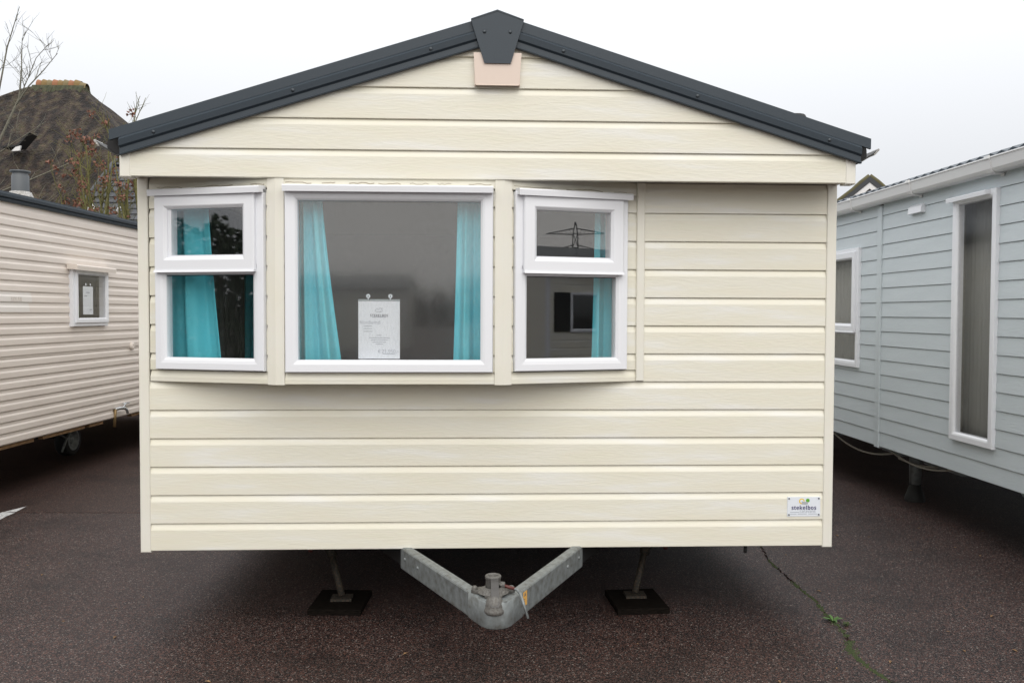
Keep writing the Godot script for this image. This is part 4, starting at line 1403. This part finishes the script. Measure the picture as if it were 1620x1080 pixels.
func build_far_house() -> void:
	var c := thing("gabled_house", "distant house gable with white bargeboards above the grey caravan roof", "house", Vector3(15.6, 0, -30))
	var lift := 0.30
	# gable faces the camera; apex at 6.85 m
	X = Transform3D(Basis(Vector3.UP, -0.25), Vector3(0, lift, 0))
	var st := new_st()
	slab(st, [Vector2(-3.2, -0.3), Vector2(3.2, -0.3), Vector2(3.2, 3.95), Vector2(0, 6.65), Vector2(-3.2, 3.95)], -9, 0)
	done(st, "wall", M.brick_wall, c)
	for s in [-1, 1]:
		st = new_st()
		var p := [Vector2(s * 3.5, 3.86), Vector2(s * 3.5, 3.70), Vector2(0, 6.62), Vector2(0, 6.86)]
		if s > 0: p.reverse()
		slab(st, p, -9.2, 0.22)
		done(st, "roof", M.slate_2, c)
		st = new_st()
		p = [Vector2(s * 3.45, 3.70), Vector2(s * 3.45, 3.46), Vector2(0, 6.38), Vector2(0, 6.63)]
		if s > 0: p.reverse()
		slab(st, p, 0.13, 0.20)
		done(st, "bargeboard", M.white_paint, c)
		st = new_st(false)
		var v := []
		for k in 12:
			v.append(Vector3(s * 3.4 * k / 11.0, 6.88 - 2.86 * k / 11.0 + 0.02 * sin(k * 2.1), 0.12))
		tube(st, v, [0.11], 6)
		done(st, "verge", M.mossy_verge, c)
	st = new_st()
	slab(st, [Vector2(-1.6, 4.6), Vector2(1.6, 4.6), Vector2(0, 5.95)], 0.01, 0.05)
	done(st, "gable_window", M.dark_glass, c)
	st = new_st()
	X = X * Transform3D(Basis(Vector3(0, 0, 1), 0.70), Vector3(-2.6, 4.95, -3.2))
	box(st, Vector3(-1.0, 0, -1.6), Vector3(1.35, 0.05, 1.6))
	done(st, "roof_panel", M.dark_glass, c)

# ------------------------------------------------------------------ across the yard, mirrored in the window panes
func build_opposite() -> void:
	var c := thing("static_caravan", "cream static caravan across the yard with one white window in its long side", "caravan", Vector3(7.62, 0, 9.6), PI, "caravans across the yard")
	var st: SurfaceTool
	X = Transform3D()
	var wa := -1.25
	var wb := -0.55
	for i in 14:
		var y0 := 0.45 + 0.15 * i
		if y0 > 1.34 and y0 < 2.1:
			plank(c, y0, y0 + 0.15, -9.0, wa + 0.02, M.cream_board); plank(c, y0, y0 + 0.15, wb - 0.02, -0.05, M.cream_board)
		else: plank(c, y0, y0 + 0.15, -9.0, -0.05, M.cream_board)
	for q in [-9.02, -0.02]:
		st = new_st()
		cbox(st, Vector3(q - 0.04, 0.44, -0.03), Vector3(q + 0.04, 2.56, 0.028), 0.004)
		done(st, "corner_trim", M.upvc, c)
	st = new_st()
	box(st, Vector3(-9.0, 0.46, -0.05), Vector3(-0.03, 1.36, -0.013)); box(st, Vector3(-9.0, 1.36, -0.05), Vector3(wa + 0.03, 2.55, -0.013))
	box(st, Vector3(wb - 0.03, 1.36, -0.05), Vector3(-0.03, 2.55, -0.013)); box(st, Vector3(wa + 0.03, 2.09, -0.05), Vector3(wb - 0.03, 2.55, -0.013))
	done(st, "wall_panel", M.lining, c)
	st = new_st()
	for q in [[-9.04, -9.0], [-0.03, 0.01]]:
		X = Transform3D(Basis(Vector3(0, 0, -1), Vector3.UP, Vector3(1, 0, 0)), Vector3.ZERO)
		slab(st, [Vector2(0.04, 0.45), Vector2(3.6, 0.45), Vector2(3.6, 2.5), Vector2(1.82, 3.02), Vector2(0.04, 2.5)], q[0], q[1])
	done(st, "end_walls", M.cream_flat, c)
	X = Transform3D()
	st = new_st()
	box(st, Vector3(-9.0, 0.46, -3.6), Vector3(-0.03, 2.5, -3.56))
	done(st, "rear_wall", M.cream_flat, c)
	st = new_st()
	box(st, Vector3(-9.0, 0.46, -3.56), Vector3(-0.03, 0.52, -0.05))
	done(st, "floor", M.carpet, c)
	st = new_st()
	X = Transform3D(Basis(Vector3(0, 0, -1), Vector3.UP, Vector3(1, 0, 0)), Vector3.ZERO)
	slab(st, [Vector2(-0.12, 2.50), Vector2(1.82, 3.04), Vector2(3.75, 2.50), Vector2(3.75, 2.57), Vector2(1.82, 3.12), Vector2(-0.12, 2.57)], -9.15, 0.12)
	done(st, "roof", M.roof_steel, c)
	fixed_window(c, Transform3D(Basis(), Vector3(wa, 1.345, 0.014)), wb - wa, 0.76)
	st = new_st()
	X = Transform3D()
	box(st, Vector3(-0.53, 1.36, 0.022), Vector3(-0.16, 2.10, 0.045))
	done(st, "shutter", M.black_steel, c)
	for q in [[-11.5, 27.0, "cream static caravan in the far row across the yard, nearer the evergreen hedge"], [-0.6, 28.5, "cream static caravan in the far row across the yard, nearer the pylon side"]]:
		var d := c.duplicate()
		d.name = numbered("static_caravan")
		add_child(d)
		d.position = Vector3(q[0], 0, q[1])
		d.set_meta("label", q[2])
		d.set_meta("group", "caravans across the yard")
	# dark evergreen hedge beside the yard, mirrored in the side casement
	var hd := thing("hedge", "dark evergreen hedge along the side of the yard", "hedge", Vector3(-8.6, 0, 5.5))
	rng.seed = 303
	st = new_st(false)
	for k in 14:
		var z := -4.5 + k * 0.72
		tube(st, [Vector3(0, 0, z), Vector3(rng.randf_range(-0.1, 0.1), 1.5, z), Vector3(0, 2.8, z + 0.1)], [0.06, 0.05, 0.02], 6, false)
	X = Transform3D()
	done(st, "stems", M.bark, hd)
	st = new_st()
	for k in 26000:
		var z := rng.randf_range(-5.0, 5.6)
		var h := 2.95 + 0.12 * sin(z * 3.1) + 0.1 * sin(z * 7.7)
		var p := Vector3(rng.randf_range(-0.62, 0.62), rng.randf_range(0.1, h), z)
		if rng.randf() < 0.6: p.x = signf(p.x) * (0.5 + 0.1 * sin(p.y * 5.0 + z * 4.0))
		leaf(st, p, rng.randf_range(0.08, 0.16))
	done(st, "foliage", M.hedge_leaf, hd)
	# electricity pylon far across the yard
	var p := thing("electricity_pylon", "steel lattice electricity pylon far beyond the yard", "pylon", Vector3(242, 0, 291), 0.69)
	X = Transform3D()
	st = new_st()
	var lv := [[0.0, 4.2], [9.0, 3.0], [17.0, 2.1], [24.0, 1.5], [30.0, 1.2], [36.0, 1.0], [41.0, 0.1]]
	for i in lv.size() - 1:
		var h0: float = lv[i][0]
		var h1: float = lv[i + 1][0]
		var r0: float = lv[i][1]
		var r1: float = lv[i + 1][1]
		for k in 4:
			var a0 := Vector3([-1, 1, 1, -1][k] * r0, h0, [-1, -1, 1, 1][k] * r0)
			var b0 := Vector3([-1, 1, 1, -1][(k + 1) % 4] * r0, h0, [-1, -1, 1, 1][(k + 1) % 4] * r0)
			var a1 := Vector3([-1, 1, 1, -1][k] * r1, h1, [-1, -1, 1, 1][k] * r1)
			var b1 := Vector3([-1, 1, 1, -1][(k + 1) % 4] * r1, h1, [-1, -1, 1, 1][(k + 1) % 4] * r1)
			for q in [[a0, a1, 0.22], [a0, b1, 0.13], [b0, a1, 0.13], [a1, b1, 0.13]]:
				tube(st, [q[0], q[1]], [q[2]], 4, false)
	done(st, "mast", M.pylon_steel, p)
	for h in [[29.0, 9.0], [36.0, 12.5]]:
		st = new_st()
		for s in [-1, 1]:
			for f in [-0.8, 0.8]:
				tube(st, [Vector3(s * 0.8, h[0] + 2.2, f), Vector3(s * h[1], h[0], 0)], [0.16], 4, false)
				tube(st, [Vector3(s * 0.8, h[0] - 0.4, f), Vector3(s * h[1], h[0], 0)], [0.16], 4, false)
			for k in 6:
				var x: float = h[1] * (k + 1) / 7.0
				tube(st, [Vector3(s * x, h[0] - 0.3 * (1 - x / h[1]), 0.3), Vector3(s * (x + 0.8), h[0] + 2.0 * (1 - x / h[1]), -0.3)], [0.1], 4, false)
		done(st, "cross_arm", M.pylon_steel, p)
	# a far wood as one mass
	var wd := thing("distant_wood", "distant dark bare wood along the far side of the yard", "wood", Vector3(0, 0, 110))
	wd.set_meta("kind", "stuff")
	X = Transform3D()
	rng.seed = 77
	st = new_st()
	for i in 700:
		var x := rng.randf_range(-130, 130)
		var z := rng.randf_range(-10, 30)
		var h := rng.randf_range(4.5, 7.0) + 1.2 * sin(x * 0.11)
		tube(st, [Vector3(x, 0, z), Vector3(x + rng.randf_range(-0.4, 0.4), h, z)], [0.22, 0.03], 4, false)
		for k in 26:
			var y := h * rng.randf_range(0.2, 0.92)
			var a := rng.randf() * TAU
			var l := 2.3 * (1.05 - y / h)
			var q := Vector3(x, y, z)
			tube(st, [q, q + Vector3(cos(a) * l, l * rng.randf_range(0.4, 1.1), sin(a) * l)], [0.07, 0.02], 3, false)
	done(st, "trees", M.wood_far, wd)

# ------------------------------------------------------------------ trees on the left
func grow(st: SurfaceTool, tips: Array, p: Vector3, dir: Vector3, length: float, r: float, depth: int, bend: float, lift: float) -> void:
	var pts := [p]
	var rad := [r]
	var n := 4
	var d := dir.normalized()
	for i in n:
		d = (d + Vector3(rng.randf_range(-1, 1), rng.randf_range(-1, 1) + lift, rng.randf_range(-1, 1)) * bend).normalized()
		pts.append(pts[-1] + d * length / n)
		rad.append(lerpf(r, r * 0.45, (i + 1.0) / n))
	tube(st, pts, rad, 5 if r > 0.02 else 3, false)
	if depth == 0:
		tips.append([pts[-1], d]); tips.append([pts[2], d])
		return
	for k in 3 + (rng.randi() % 2):
		var i := 1 + (rng.randi() % 4)
		var side := Vector3(rng.randf_range(-1, 1), rng.randf_range(-0.4, 1), rng.randf_range(-1, 1)).normalized()
		grow(st, tips, pts[i], (d * 0.8 + side * 0.8).normalized(), length * rng.randf_range(0.45, 0.7), maxf(rad[i] * 0.6, 0.004), depth - 1, bend, lift)
	tips.append([pts[-1], d])

func leaf(st: SurfaceTool, p: Vector3, s: float) -> void:
	var a := Vector3(rng.randf_range(-1, 1), rng.randf_range(-1.4, 0.2), rng.randf_range(-1, 1)).normalized()
	var b := a.cross(Vector3(rng.randf_range(-1, 1), rng.randf_range(-1, 1), rng.randf_range(-1, 1))).normalized()
	var n := a.cross(b) * s * 0.25
	quad(st, p, p + (a * 0.5 + b * 0.38) * s + n, p + a * s, p + a * 0.55 * s)
	quad(st, p, p + a * 0.55 * s, p + a * s, p + (a * 0.5 - b * 0.38) * s + n)

func build_trees() -> void:
	rng.seed = 515
	var t := thing("bare_tree", "leafless tree with grey-green branches in front of the thatched roof", "tree", Vector3(-10.2, 0, -13))
	X = Transform3D(Basis(), -t.position)
	var st := new_st(false)
	tube(st, [Vector3(-10.2, 0, -13), Vector3(-10.1, 1.6, -13), Vector3(-9.9, 3.0, -13), Vector3(-9.75, 4.0, -13)], [0.17, 0.14, 0.12, 0.10], 9, false)
	done(st, "trunk", M.bark, t)
	st = new_st(false)
	var tips := []
	# main limbs drawn through the places where they show
	var limbs := [
		[[Vector3(-9.75, 4.0, -13), Vector3(-9.3, 5.05, -13), Vector3(-8.93, 5.85, -13), Vector3(-8.88, 6.4, -13), Vector3(-8.86, 7.0, -13)], 0.050],
		[[Vector3(-9.0, 5.7, -13), Vector3(-8.7, 6.05, -12.9), Vector3(-8.42, 6.35, -12.9), Vector3(-8.1, 6.66, -12.8)], 0.026],
		[[Vector3(-9.8, 3.9, -13), Vector3(-9.5, 4.7, -12.7), Vector3(-9.25, 5.6, -12.6), Vector3(-9.15, 6.3, -12.6)], 0.045],
		[[Vector3(-9.8, 3.9, -13), Vector3(-9.6, 5.4, -13.3), Vector3(-9.3, 6.9, -13.3), Vector3(-9.05, 7.7, -13.3)], 0.045],
		[[Vector3(-9.75, 4.0, -13), Vector3(-9.2, 4.6, -12.5), Vector3(-8.7, 4.9, -12.4), Vector3(-8.1, 5.25, -12.3)], 0.030],
		[[Vector3(-9.85, 3.4, -13), Vector3(-9.3, 3.9, -12.6), Vector3(-8.6, 4.15, -12.5), Vector3(-7.6, 4.55, -12.4), Vector3(-7.1, 4.9, -12.4)], 0.034],
		[[Vector3(-9.9, 3.0, -13), Vector3(-9.2, 3.55, -12.7), Vector3(-8.4, 3.72, -12.6), Vector3(-7.5, 3.45, -12.5)], 0.028],
		[[Vector3(-8.93, 5.85, -13), Vector3(-8.75, 6.25, -13), Vector3(-8.6, 6.62, -13), Vector3(-8.35, 6.9, -13)], 0.016]]
	for lb in limbs:
		var pts: Array = lb[0]
		var rad := []
		for i in pts.size(): rad.append(lerpf(lb[1] * 0.62, 0.005, float(i) / (pts.size() - 1)))
		tube(st, pts, rad, 6, false)
		for i in range(1, pts.size()):
			for k in 3:
				var q: Vector3 = pts[i - 1].lerp(pts[i], rng.randf())
				var d: Vector3 = (pts[i] - pts[i - 1]).normalized()
				grow(st, tips, q, (d * 0.7 + Vector3(rng.randf_range(-1, 1), rng.randf_range(-0.2, 0.9), rng.randf_range(-0.8, 0.8))).normalized(), rng.randf_range(0.22, 0.5), 0.006, 1, 0.18, 0.12)
	done(st, "crown", M.bark, t)
	# brown-leaved shrub behind the beige caravan
	for sh in 3:
		rng.seed = 900 + sh * 7
		var base: Vector3 = [Vector3(-6.35, 0, -10.6), Vector3(-5.75, 0, -10.3), Vector3(-7.0, 0, -11.0)][sh]
		var s := thing("leafy_shrub", ["tall green-stemmed shrub with clusters of dry brown leaves before the slate roof", "green-stemmed shrub with brown leaves close to the cream caravan corner", "spreading shrub with dry brown leaves in front of the thatch"][sh], "shrub", base, 0, "brown-leaved shrubs behind the beige caravan")
		X = Transform3D(Basis(), -base)
		st = new_st(false)
		tips = []
		var stems: Array = [
			[Vector3(-6.46, 3.85, -10.6), Vector3(-6.15, 4.3, -10.5), Vector3(-6.6, 4.5, -10.5), Vector3(-6.05, 3.75, -10.4), Vector3(-6.3, 4.85, -10.7), Vector3(-6.8, 4.3, -10.7)],
			[Vector3(-5.86, 3.75, -10.3), Vector3(-5.72, 4.4, -10.2), Vector3(-5.75, 5.0, -10.4), Vector3(-6.05, 4.2, -10.3), Vector3(-5.5, 4.6, -10.3), Vector3(-5.9, 4.6, -10.5)],
			[Vector3(-7.25, 3.7, -11), Vector3(-7.0, 4.35, -11), Vector3(-6.75, 4.75, -11.1), Vector3(-7.45, 3.6, -11), Vector3(-6.5, 4.2, -11.0)]][sh]
		for e in stems:
			var side := Vector3(rng.randf_range(-0.15, 0.15), 0, rng.randf_range(-0.15, 0.15))
			var m1: Vector3 = base.lerp(e, 0.35) + side * 1.2
			var m2: Vector3 = base.lerp(e, 0.7) + side
			tube(st, [base + side * 0.4, m1, m2, e], [0.045, 0.034, 0.024, 0.008], 6, false)
			for k in 9:
				var q: Vector3 = m1.lerp(m2, rng.randf()) if k < 3 else m2.lerp(e, rng.randf())
				grow(st, tips, q, Vector3(rng.randf_range(-0.8, 0.8), 0.7, rng.randf_range(-0.6, 0.6)), rng.randf_range(0.25, 0.6), 0.010, 1, 0.15, 0.15)
		done(st, "stems", M.green_bark, s)
		st = new_st()
		for tp in tips:
			if rng.randf() < [0.11, 0.12, 0.20][sh]:
				for k in 9:
					leaf(st, tp[0] + Vector3(rng.randf_range(-1, 1), rng.randf_range(-1.2, 0.8), rng.randf_range(-1, 1)) * 0.055, rng.randf_range(0.04, 0.085))
		done(st, "leaves", M.dry_leaf, s)

# ------------------------------------------------------------------ curtains, sheets, signs
func build_interior_things() -> void:
	var lx := xform(Vector3(BA.x, 0, BA.y), Vector3(BB.x - BA.x, 0, BB.y - BA.y)) * Transform3D(Basis(), Vector3(0, 0, -0.11))
	var rx := xform(Vector3(BC.x, 0, BC.y), Vector3(BD.x - BC.x, 0, BD.y - BC.y)) * Transform3D(Basis(), Vector3(0, 0, -0.11))
	var mx := xform(Vector3(BB.x, 0, BZ), Vector3(1, 0, 0)) * Transform3D(Basis(), Vector3(0, 0, -0.10))
	var grp := "turquoise curtains in the bay window"
	cloth("curtain", "turquoise curtain inside the casement next to the beige caravan", "curtain", grp, lx, Vector2(0.052, 0.290), Vector2(0.040, 0.385), 1.36, 2.34, 2.0, 0.026, M.curtain, 1)
	cloth("curtain", "turquoise curtain swept aside beside the price sheet in the wide pane", "curtain", grp, mx, Vector2(0.095, 0.205), Vector2(0.085, 0.315), 1.36, 2.34, 2.2, 0.026, M.curtain, 2)
	cloth("curtain", "narrow turquoise curtain at the wide pane's edge away from the price sheet", "curtain", grp, mx, Vector2(0.905, 1.03), Vector2(0.88, 1.04), 1.36, 2.34, 1.8, 0.024, M.curtain, 3)
	cloth("curtain", "turquoise curtain inside the casement facing the grey caravan", "curtain", grp, rx, Vector2(0.565, 0.672), Vector2(0.545, 0.680), 1.36, 2.34, 1.5, 0.020, M.curtain, 4)
	# at the left side wall, further inside
	var sx := Transform3D(Basis(Vector3(0, 0, 1), Vector3.UP, Vector3(-1, 0, 0)), Vector3(-1.62, 0, 0))
	cloth("curtain", "dim turquoise curtain deeper inside against the side wall", "curtain", grp, sx, Vector2(-1.5, -1.25), Vector2(-1.52, -1.22), 1.1, 2.3, 3.0, 0.02, M.curtain, 5)
	cloth("net_curtain", "grey net curtain deeper inside against the side wall", "curtain", "grey net curtains", sx, Vector2(-1.2, -0.45), Vector2(-1.2, -0.45), 1.1, 2.3, 7.0, 0.02, M.net_curtain, 6)
	# grey nets in the right-hand caravan
	var W := Transform3D(Basis(Vector3.UP, -0.0032), Vector3(3.615, 0, -1.065)) * Transform3D(Basis(Vector3(0, 0, 1), Vector3.UP, Vector3(-1, 0, 0)), Vector3(0, 0, 0)) * Transform3D(Basis(), Vector3(0, 0, -0.12))
	cloth("net_curtain", "grey net curtain behind the tall narrow window of the grey caravan", "curtain", "grey net curtains", W, Vector2(-1.30, -0.28), Vector2(-1.30, -0.28), 0.72, 2.62, 19.0, 0.012, M.net_curtain, 7)
	cloth("net_curtain", "grey net curtain behind the two-part window of the grey caravan", "curtain", "grey net curtains", W, Vector2(-3.95, -2.58), Vector2(-3.95, -2.58), 1.15, 2.36, 16.0, 0.012, M.net_curtain, 8)
	# price sheet in the wide pane
	var ps := thing("window_price_sheet", "white printed price sheet hung on suction cups in the wide pane", "price sheet", Vector3(-0.582, 1.468, 0.198))
	X = Transform3D()
	var st := new_st()
	box(st, Vector3(-0.105, 0, -0.001), Vector3(0.105, 0.292, 0.0))
	var sheet := done(st, "paper", M.paper, ps)
	st = new_st()
	box(st, Vector3(-0.106, 0.2925, -0.001), Vector3(0.106, 0.303, 0.0))
	done(st, "sleeve_edge", M.duct, ps)
	for s in [-0.055, 0.057]:
		st = new_st(false)
		X = Transform3D(Basis(Vector3.RIGHT, PI / 2), Vector3(s, 0.318, 0))
		lathe(st, Vector3.ZERO, [Vector2(0.011, 0.0), Vector2(0.008, 0.003), Vector2(0.004, 0.004), Vector2(0.003, 0.001)], 14)
		X = Transform3D()
		tube(st, [Vector3(s, 0.312, 0), Vector3(s, 0.300, 0)], [0.003], 6)
		done(st, "suction_cup", M.paper, ps)
	var at := func(x: float, y: float) -> Transform3D: return Transform3D(Basis(), Vector3(x, y, 0.0006))
	text("heading", "STEKELBOS", 0.0125, M.ink, sheet, at.call(0.0, 0.220), true)
	text("heading", "Nordwind", 0.017, M.ink_pale, sheet, at.call(-0.046, 0.185))
	text("price", "€ 21.950,-", 0.017, M.ink_pale, sheet, at.call(0.046, 0.038))
	st = new_st()
	for q in [[-0.078, 0.165, 0.042], [-0.078, 0.152, 0.042], [-0.078, 0.138, 0.045], [-0.012, 0.118, 0.024], [-0.052, 0.105, 0.106], [-0.042, 0.094, 0.086], [-0.034, 0.083, 0.068], [-0.017, 0.073, 0.036], [0.018, 0.024, 0.062], [-0.036, 0.210, 0.072]]:
		box(st, Vector3(q[0], q[1], 0.0002), Vector3(q[0] + q[2], q[1] + 0.0032, 0.0006))
	done(st, "small_print", M.ink_pale, sheet)
	st = new_st(false)
	tube(st, [Vector3(-0.016, 0.238, 0.0006), Vector3(-0.018, 0.250, 0.0006), Vector3(-0.010, 0.258, 0.0006), Vector3(-0.004, 0.248, 0.0006), Vector3(0.004, 0.258, 0.0006), Vector3(0.014, 0.256, 0.0006), Vector3(0.015, 0.240, 0.0006), Vector3(-0.012, 0.238, 0.0006)], [0.0012], 4)
	done(st, "emblem", M.ink_pale, sheet)
	# sheet in the beige caravan's window
	var wp := Transform3D(Basis(Vector3.UP, -0.0664), Vector3(-4.314, 0, -3.32)) * Transform3D(Basis(Vector3(0, 0, -1), Vector3.UP, Vector3(1, 0, 0)), Vector3.ZERO) * Transform3D(Basis(), Vector3(1.515, 1.674, 0.036))
	var p2 := thing("window_price_sheet", "small white sheet hanging in the beige caravan's window", "price sheet", wp.origin, PI / 2 - 0.0664)
	st = new_st()
	X = Transform3D()
	box(st, Vector3(-0.105, 0, -0.001), Vector3(0.105, 0.295, 0.0))
	var s2 := done(st, "paper", M.paper, p2)
	st = new_st()
	box(st, Vector3(-0.035, 0.225, 0.0002), Vector3(0.035, 0.235, 0.0007)); box(st, Vector3(-0.075, 0.19, 0.0002), Vector3(-0.02, 0.20, 0.0007)); box(st, Vector3(0.03, 0.045, 0.0002), Vector3(0.08, 0.055, 0.0007))
	done(st, "small_print", M.ink_pale, s2)
	for s in [-0.045, 0.05]:
		st = new_st(false)
		X = Transform3D(Basis(Vector3.RIGHT, PI / 2), Vector3(s, 0.315, 0))
		lathe(st, Vector3.ZERO, [Vector2(0.014, 0.0), Vector2(0.008, 0.003), Vector2(0.0, 0.004)], 12)
		X = Transform3D()
		tube(st, [Vector3(s, 0.312, 0), Vector3(s, 0.295, 0)], [0.003], 6)
		done(st, "suction_cup", M.paper, p2)
	# dealer's plate screwed to the lowest boards
	var dp := thing("sign_plate", "small white dealer's name plate with sun and tree logo on the cream boards", "sign", Vector3(1.6925, 0.606, 0.0203))
	X = Transform3D()
	st = new_st()
	cbox(st, Vector3(-0.091, 0, 0), Vector3(0.091, 0.107, 0.003), 0.0008)
	var pl := done(st, "plate", M.plate_white, dp)
	for q in [Vector2(-0.082, 0.010), Vector2(0.082, 0.010), Vector2(-0.082, 0.098), Vector2(0.082, 0.098)]:
		screw_part(dp, Vector3(q.x, q.y, 0.003), 0.0042, M.screw_dark)
	X = Transform3D()
	var disc := func(cx: float, cy: float, r: float, z: float) -> SurfaceTool:
		var s: SurfaceTool = new_st()
		var pts := []
		for k in 18: pts.append(Vector2(cx + cos(TAU * k / 18) * r, cy + sin(TAU * k / 18) * r))
		slab(s, pts, z, z + 0.0005)
		return s
	done(disc.call(-0.012, 0.083, 0.0155, 0.0031), "logo_sun", M.logo_yellow, pl)
	done(disc.call(-0.012, 0.083, 0.0095, 0.0037), "logo_sun_core", M.plate_white, pl)
	done(disc.call(0.021, 0.087, 0.0105, 0.0031), "logo_tree", M.logo_green, pl)
	st = new_st()
	slab(st, [Vector2(-0.012, 0.068), Vector2(0.005, 0.065), Vector2(0.022, 0.068), Vector2(0.022, 0.079), Vector2(0.004, 0.081), Vector2(-0.012, 0.083)], 0.0043, 0.0048)
	done(st, "logo_caravan", M.logo_grey, pl)
	text("lettering", "stekelbos", 0.0215, M.ink_blue, pl, Transform3D(Basis(), Vector3(0.0, 0.0475, 0.0034)), true)
	text("lettering", "caravans", 0.016, M.ink_pale, pl, Transform3D(Basis(), Vector3(0.021, 0.0285, 0.0034)))
	st = new_st()
	for q in [[-0.075, 0.0225, 0.050], [-0.076, 0.0125, 0.036], [-0.034, 0.0125, 0.050], [0.024, 0.0125, 0.050]]:
		box(st, Vector3(q[0], q[1], 0.0031), Vector3(q[0] + q[2], q[1] + 0.0028, 0.0036))
	done(st, "small_print", M.ink_pale, pl)

# ------------------------------------------------------------------ pads, moss, weed
func build_small_things() -> void:
	var st: SurfaceTool
	for s in [-1, 1]:
		var at := Vector3(-0.872, 0.0, -0.42) if s < 0 else Vector3(0.855, 0.0, -0.38)
		var p := thing("jack_pad", "dark square board under the steady next to the %s caravan side" % ["beige", "grey"][(s + 1) / 2], "board", at, 0.06 * s, "boards under the steadies")
		X = Transform3D(Basis(Vector3.RIGHT, Vector3(0, 0, -1), Vector3.UP), Vector3.ZERO)
		st = new_st()
		cbox(st, Vector3(-0.15, -0.18, 0.002), Vector3(0.15, 0.18, 0.034), 0.003)
		done(st, "board", M.dark_timber, p)
	# moss in the crack
	var m := thing("moss", "green moss filling the crack in the asphalt", "moss", Vector3(1.9, 0, -0.2))
	m.set_meta("kind", "stuff")
	X = Transform3D(Basis(), -m.position)
	rng.seed = 61
	st = new_st(false)
	# clumps: [z from, z to, spread, count]
	for q in [[-1.30, -1.05, 0.005, 22], [-0.78, -0.66, 0.013, 50], [-0.62, -0.36, 0.009, 70], [-0.34, -0.22, 0.011, 40], [-0.18, 0.02, 0.015, 90], [0.04, 0.18, 0.010, 36], [0.24, 0.42, 0.021, 150], [0.40, 0.62, 0.011, 90], [0.60, 0.85, 0.011, 80], [-2.0, -1.6, 0.005, 14]]:
		for k in q[3]:
			var z := rng.randf_range(q[0], q[1])
			var p := Vector3(crack_x(z) + rng.randfn(0, q[2] * 0.7), 0.0, z)
			var r := rng.randf_range(0.004, 0.010)
			var tp := p + Vector3(rng.randf_range(-0.3, 0.3) * r, r * rng.randf_range(0.5, 1.1), rng.randf_range(-0.3, 0.3) * r)
			var a0 := rng.randf() * TAU
			for i in 5:
				var a := a0 + TAU * i / 5
				var b := a0 + TAU * (i + 1) / 5
				tri(st, p + Vector3(cos(a) * r, -0.004, -sin(a) * r), p + Vector3(cos(b) * r, -0.004, -sin(b) * r), tp)
	done(st, "tufts", M.moss, m)
	for w in [[Vector3(1.895, 0.0, -0.05), 0.055, 14, "small bright green weed growing in the crack of the asphalt"], [Vector3(1.945, 0.0, 0.02), 0.035, 7, "dark green sprig beside the bright weed in the crack"]]:
		rng.seed = int(w[2])
		var o := thing("weed", w[3], "weed", w[0], 0, "weeds in the crack")
		X = Transform3D()
		st = new_st(false)
		for k in w[2]:
			var a := rng.randf() * TAU
			var l: float = w[1] * rng.randf_range(0.6, 1.15)
			var d := Vector3(cos(a), 0, sin(a))
			var sd := Vector3(-d.z, 0, d.x)
			var h := rng.randf_range(0.3, 0.8)
			var p := [Vector3.ZERO, d * l * 0.35 + Vector3(0, l * h * 0.6, 0), d * l * 0.75 + Vector3(0, l * h * 0.75, 0), d * l + Vector3(0, l * h * 0.55, 0)]
			var wd := [0.002, 0.007, 0.007, 0.0005]
			for i in 3:
				quad(st, p[i] - sd * wd[i], p[i + 1] - sd * wd[i + 1], p[i + 1] + sd * wd[i + 1], p[i] + sd * wd[i])
		done(st, "leaves", M.weed_leaf if w[2] > 10 else M.moss, o)
	# fallen bits on the asphalt
	rng.seed = 8
	var lt := thing("litter", "tiny fallen leaf bits and pale stones scattered on the asphalt", "litter", Vector3(0, 0, 0))
	lt.set_meta("kind", "stuff")
	X = Transform3D()
	st = new_st()
	for k in 130:
		var x := rng.randf_range(-4.5, 4.2)
		var z := rng.randf_range(-2.5, 1.2)
		if absf(x) < 1.9 and z < 0.2: continue
		leaf_flat(st, Vector3(x, 0.003, z), rng.randf_range(0.008, 0.02))
	done(st, "bits", M.raw_timber, lt)

func leaf_flat(st: SurfaceTool, p: Vector3, s: float) -> void:
	var a := rng.randf() * TAU
	var u := Vector3(cos(a), 0, sin(a)) * s
	var v := Vector3(-sin(a), 0, cos(a)) * s * 0.4
	quad(st, p - u, p + v + Vector3(0, s * 0.25, 0), p + u, p - v + Vector3(0, s * 0.25, 0))
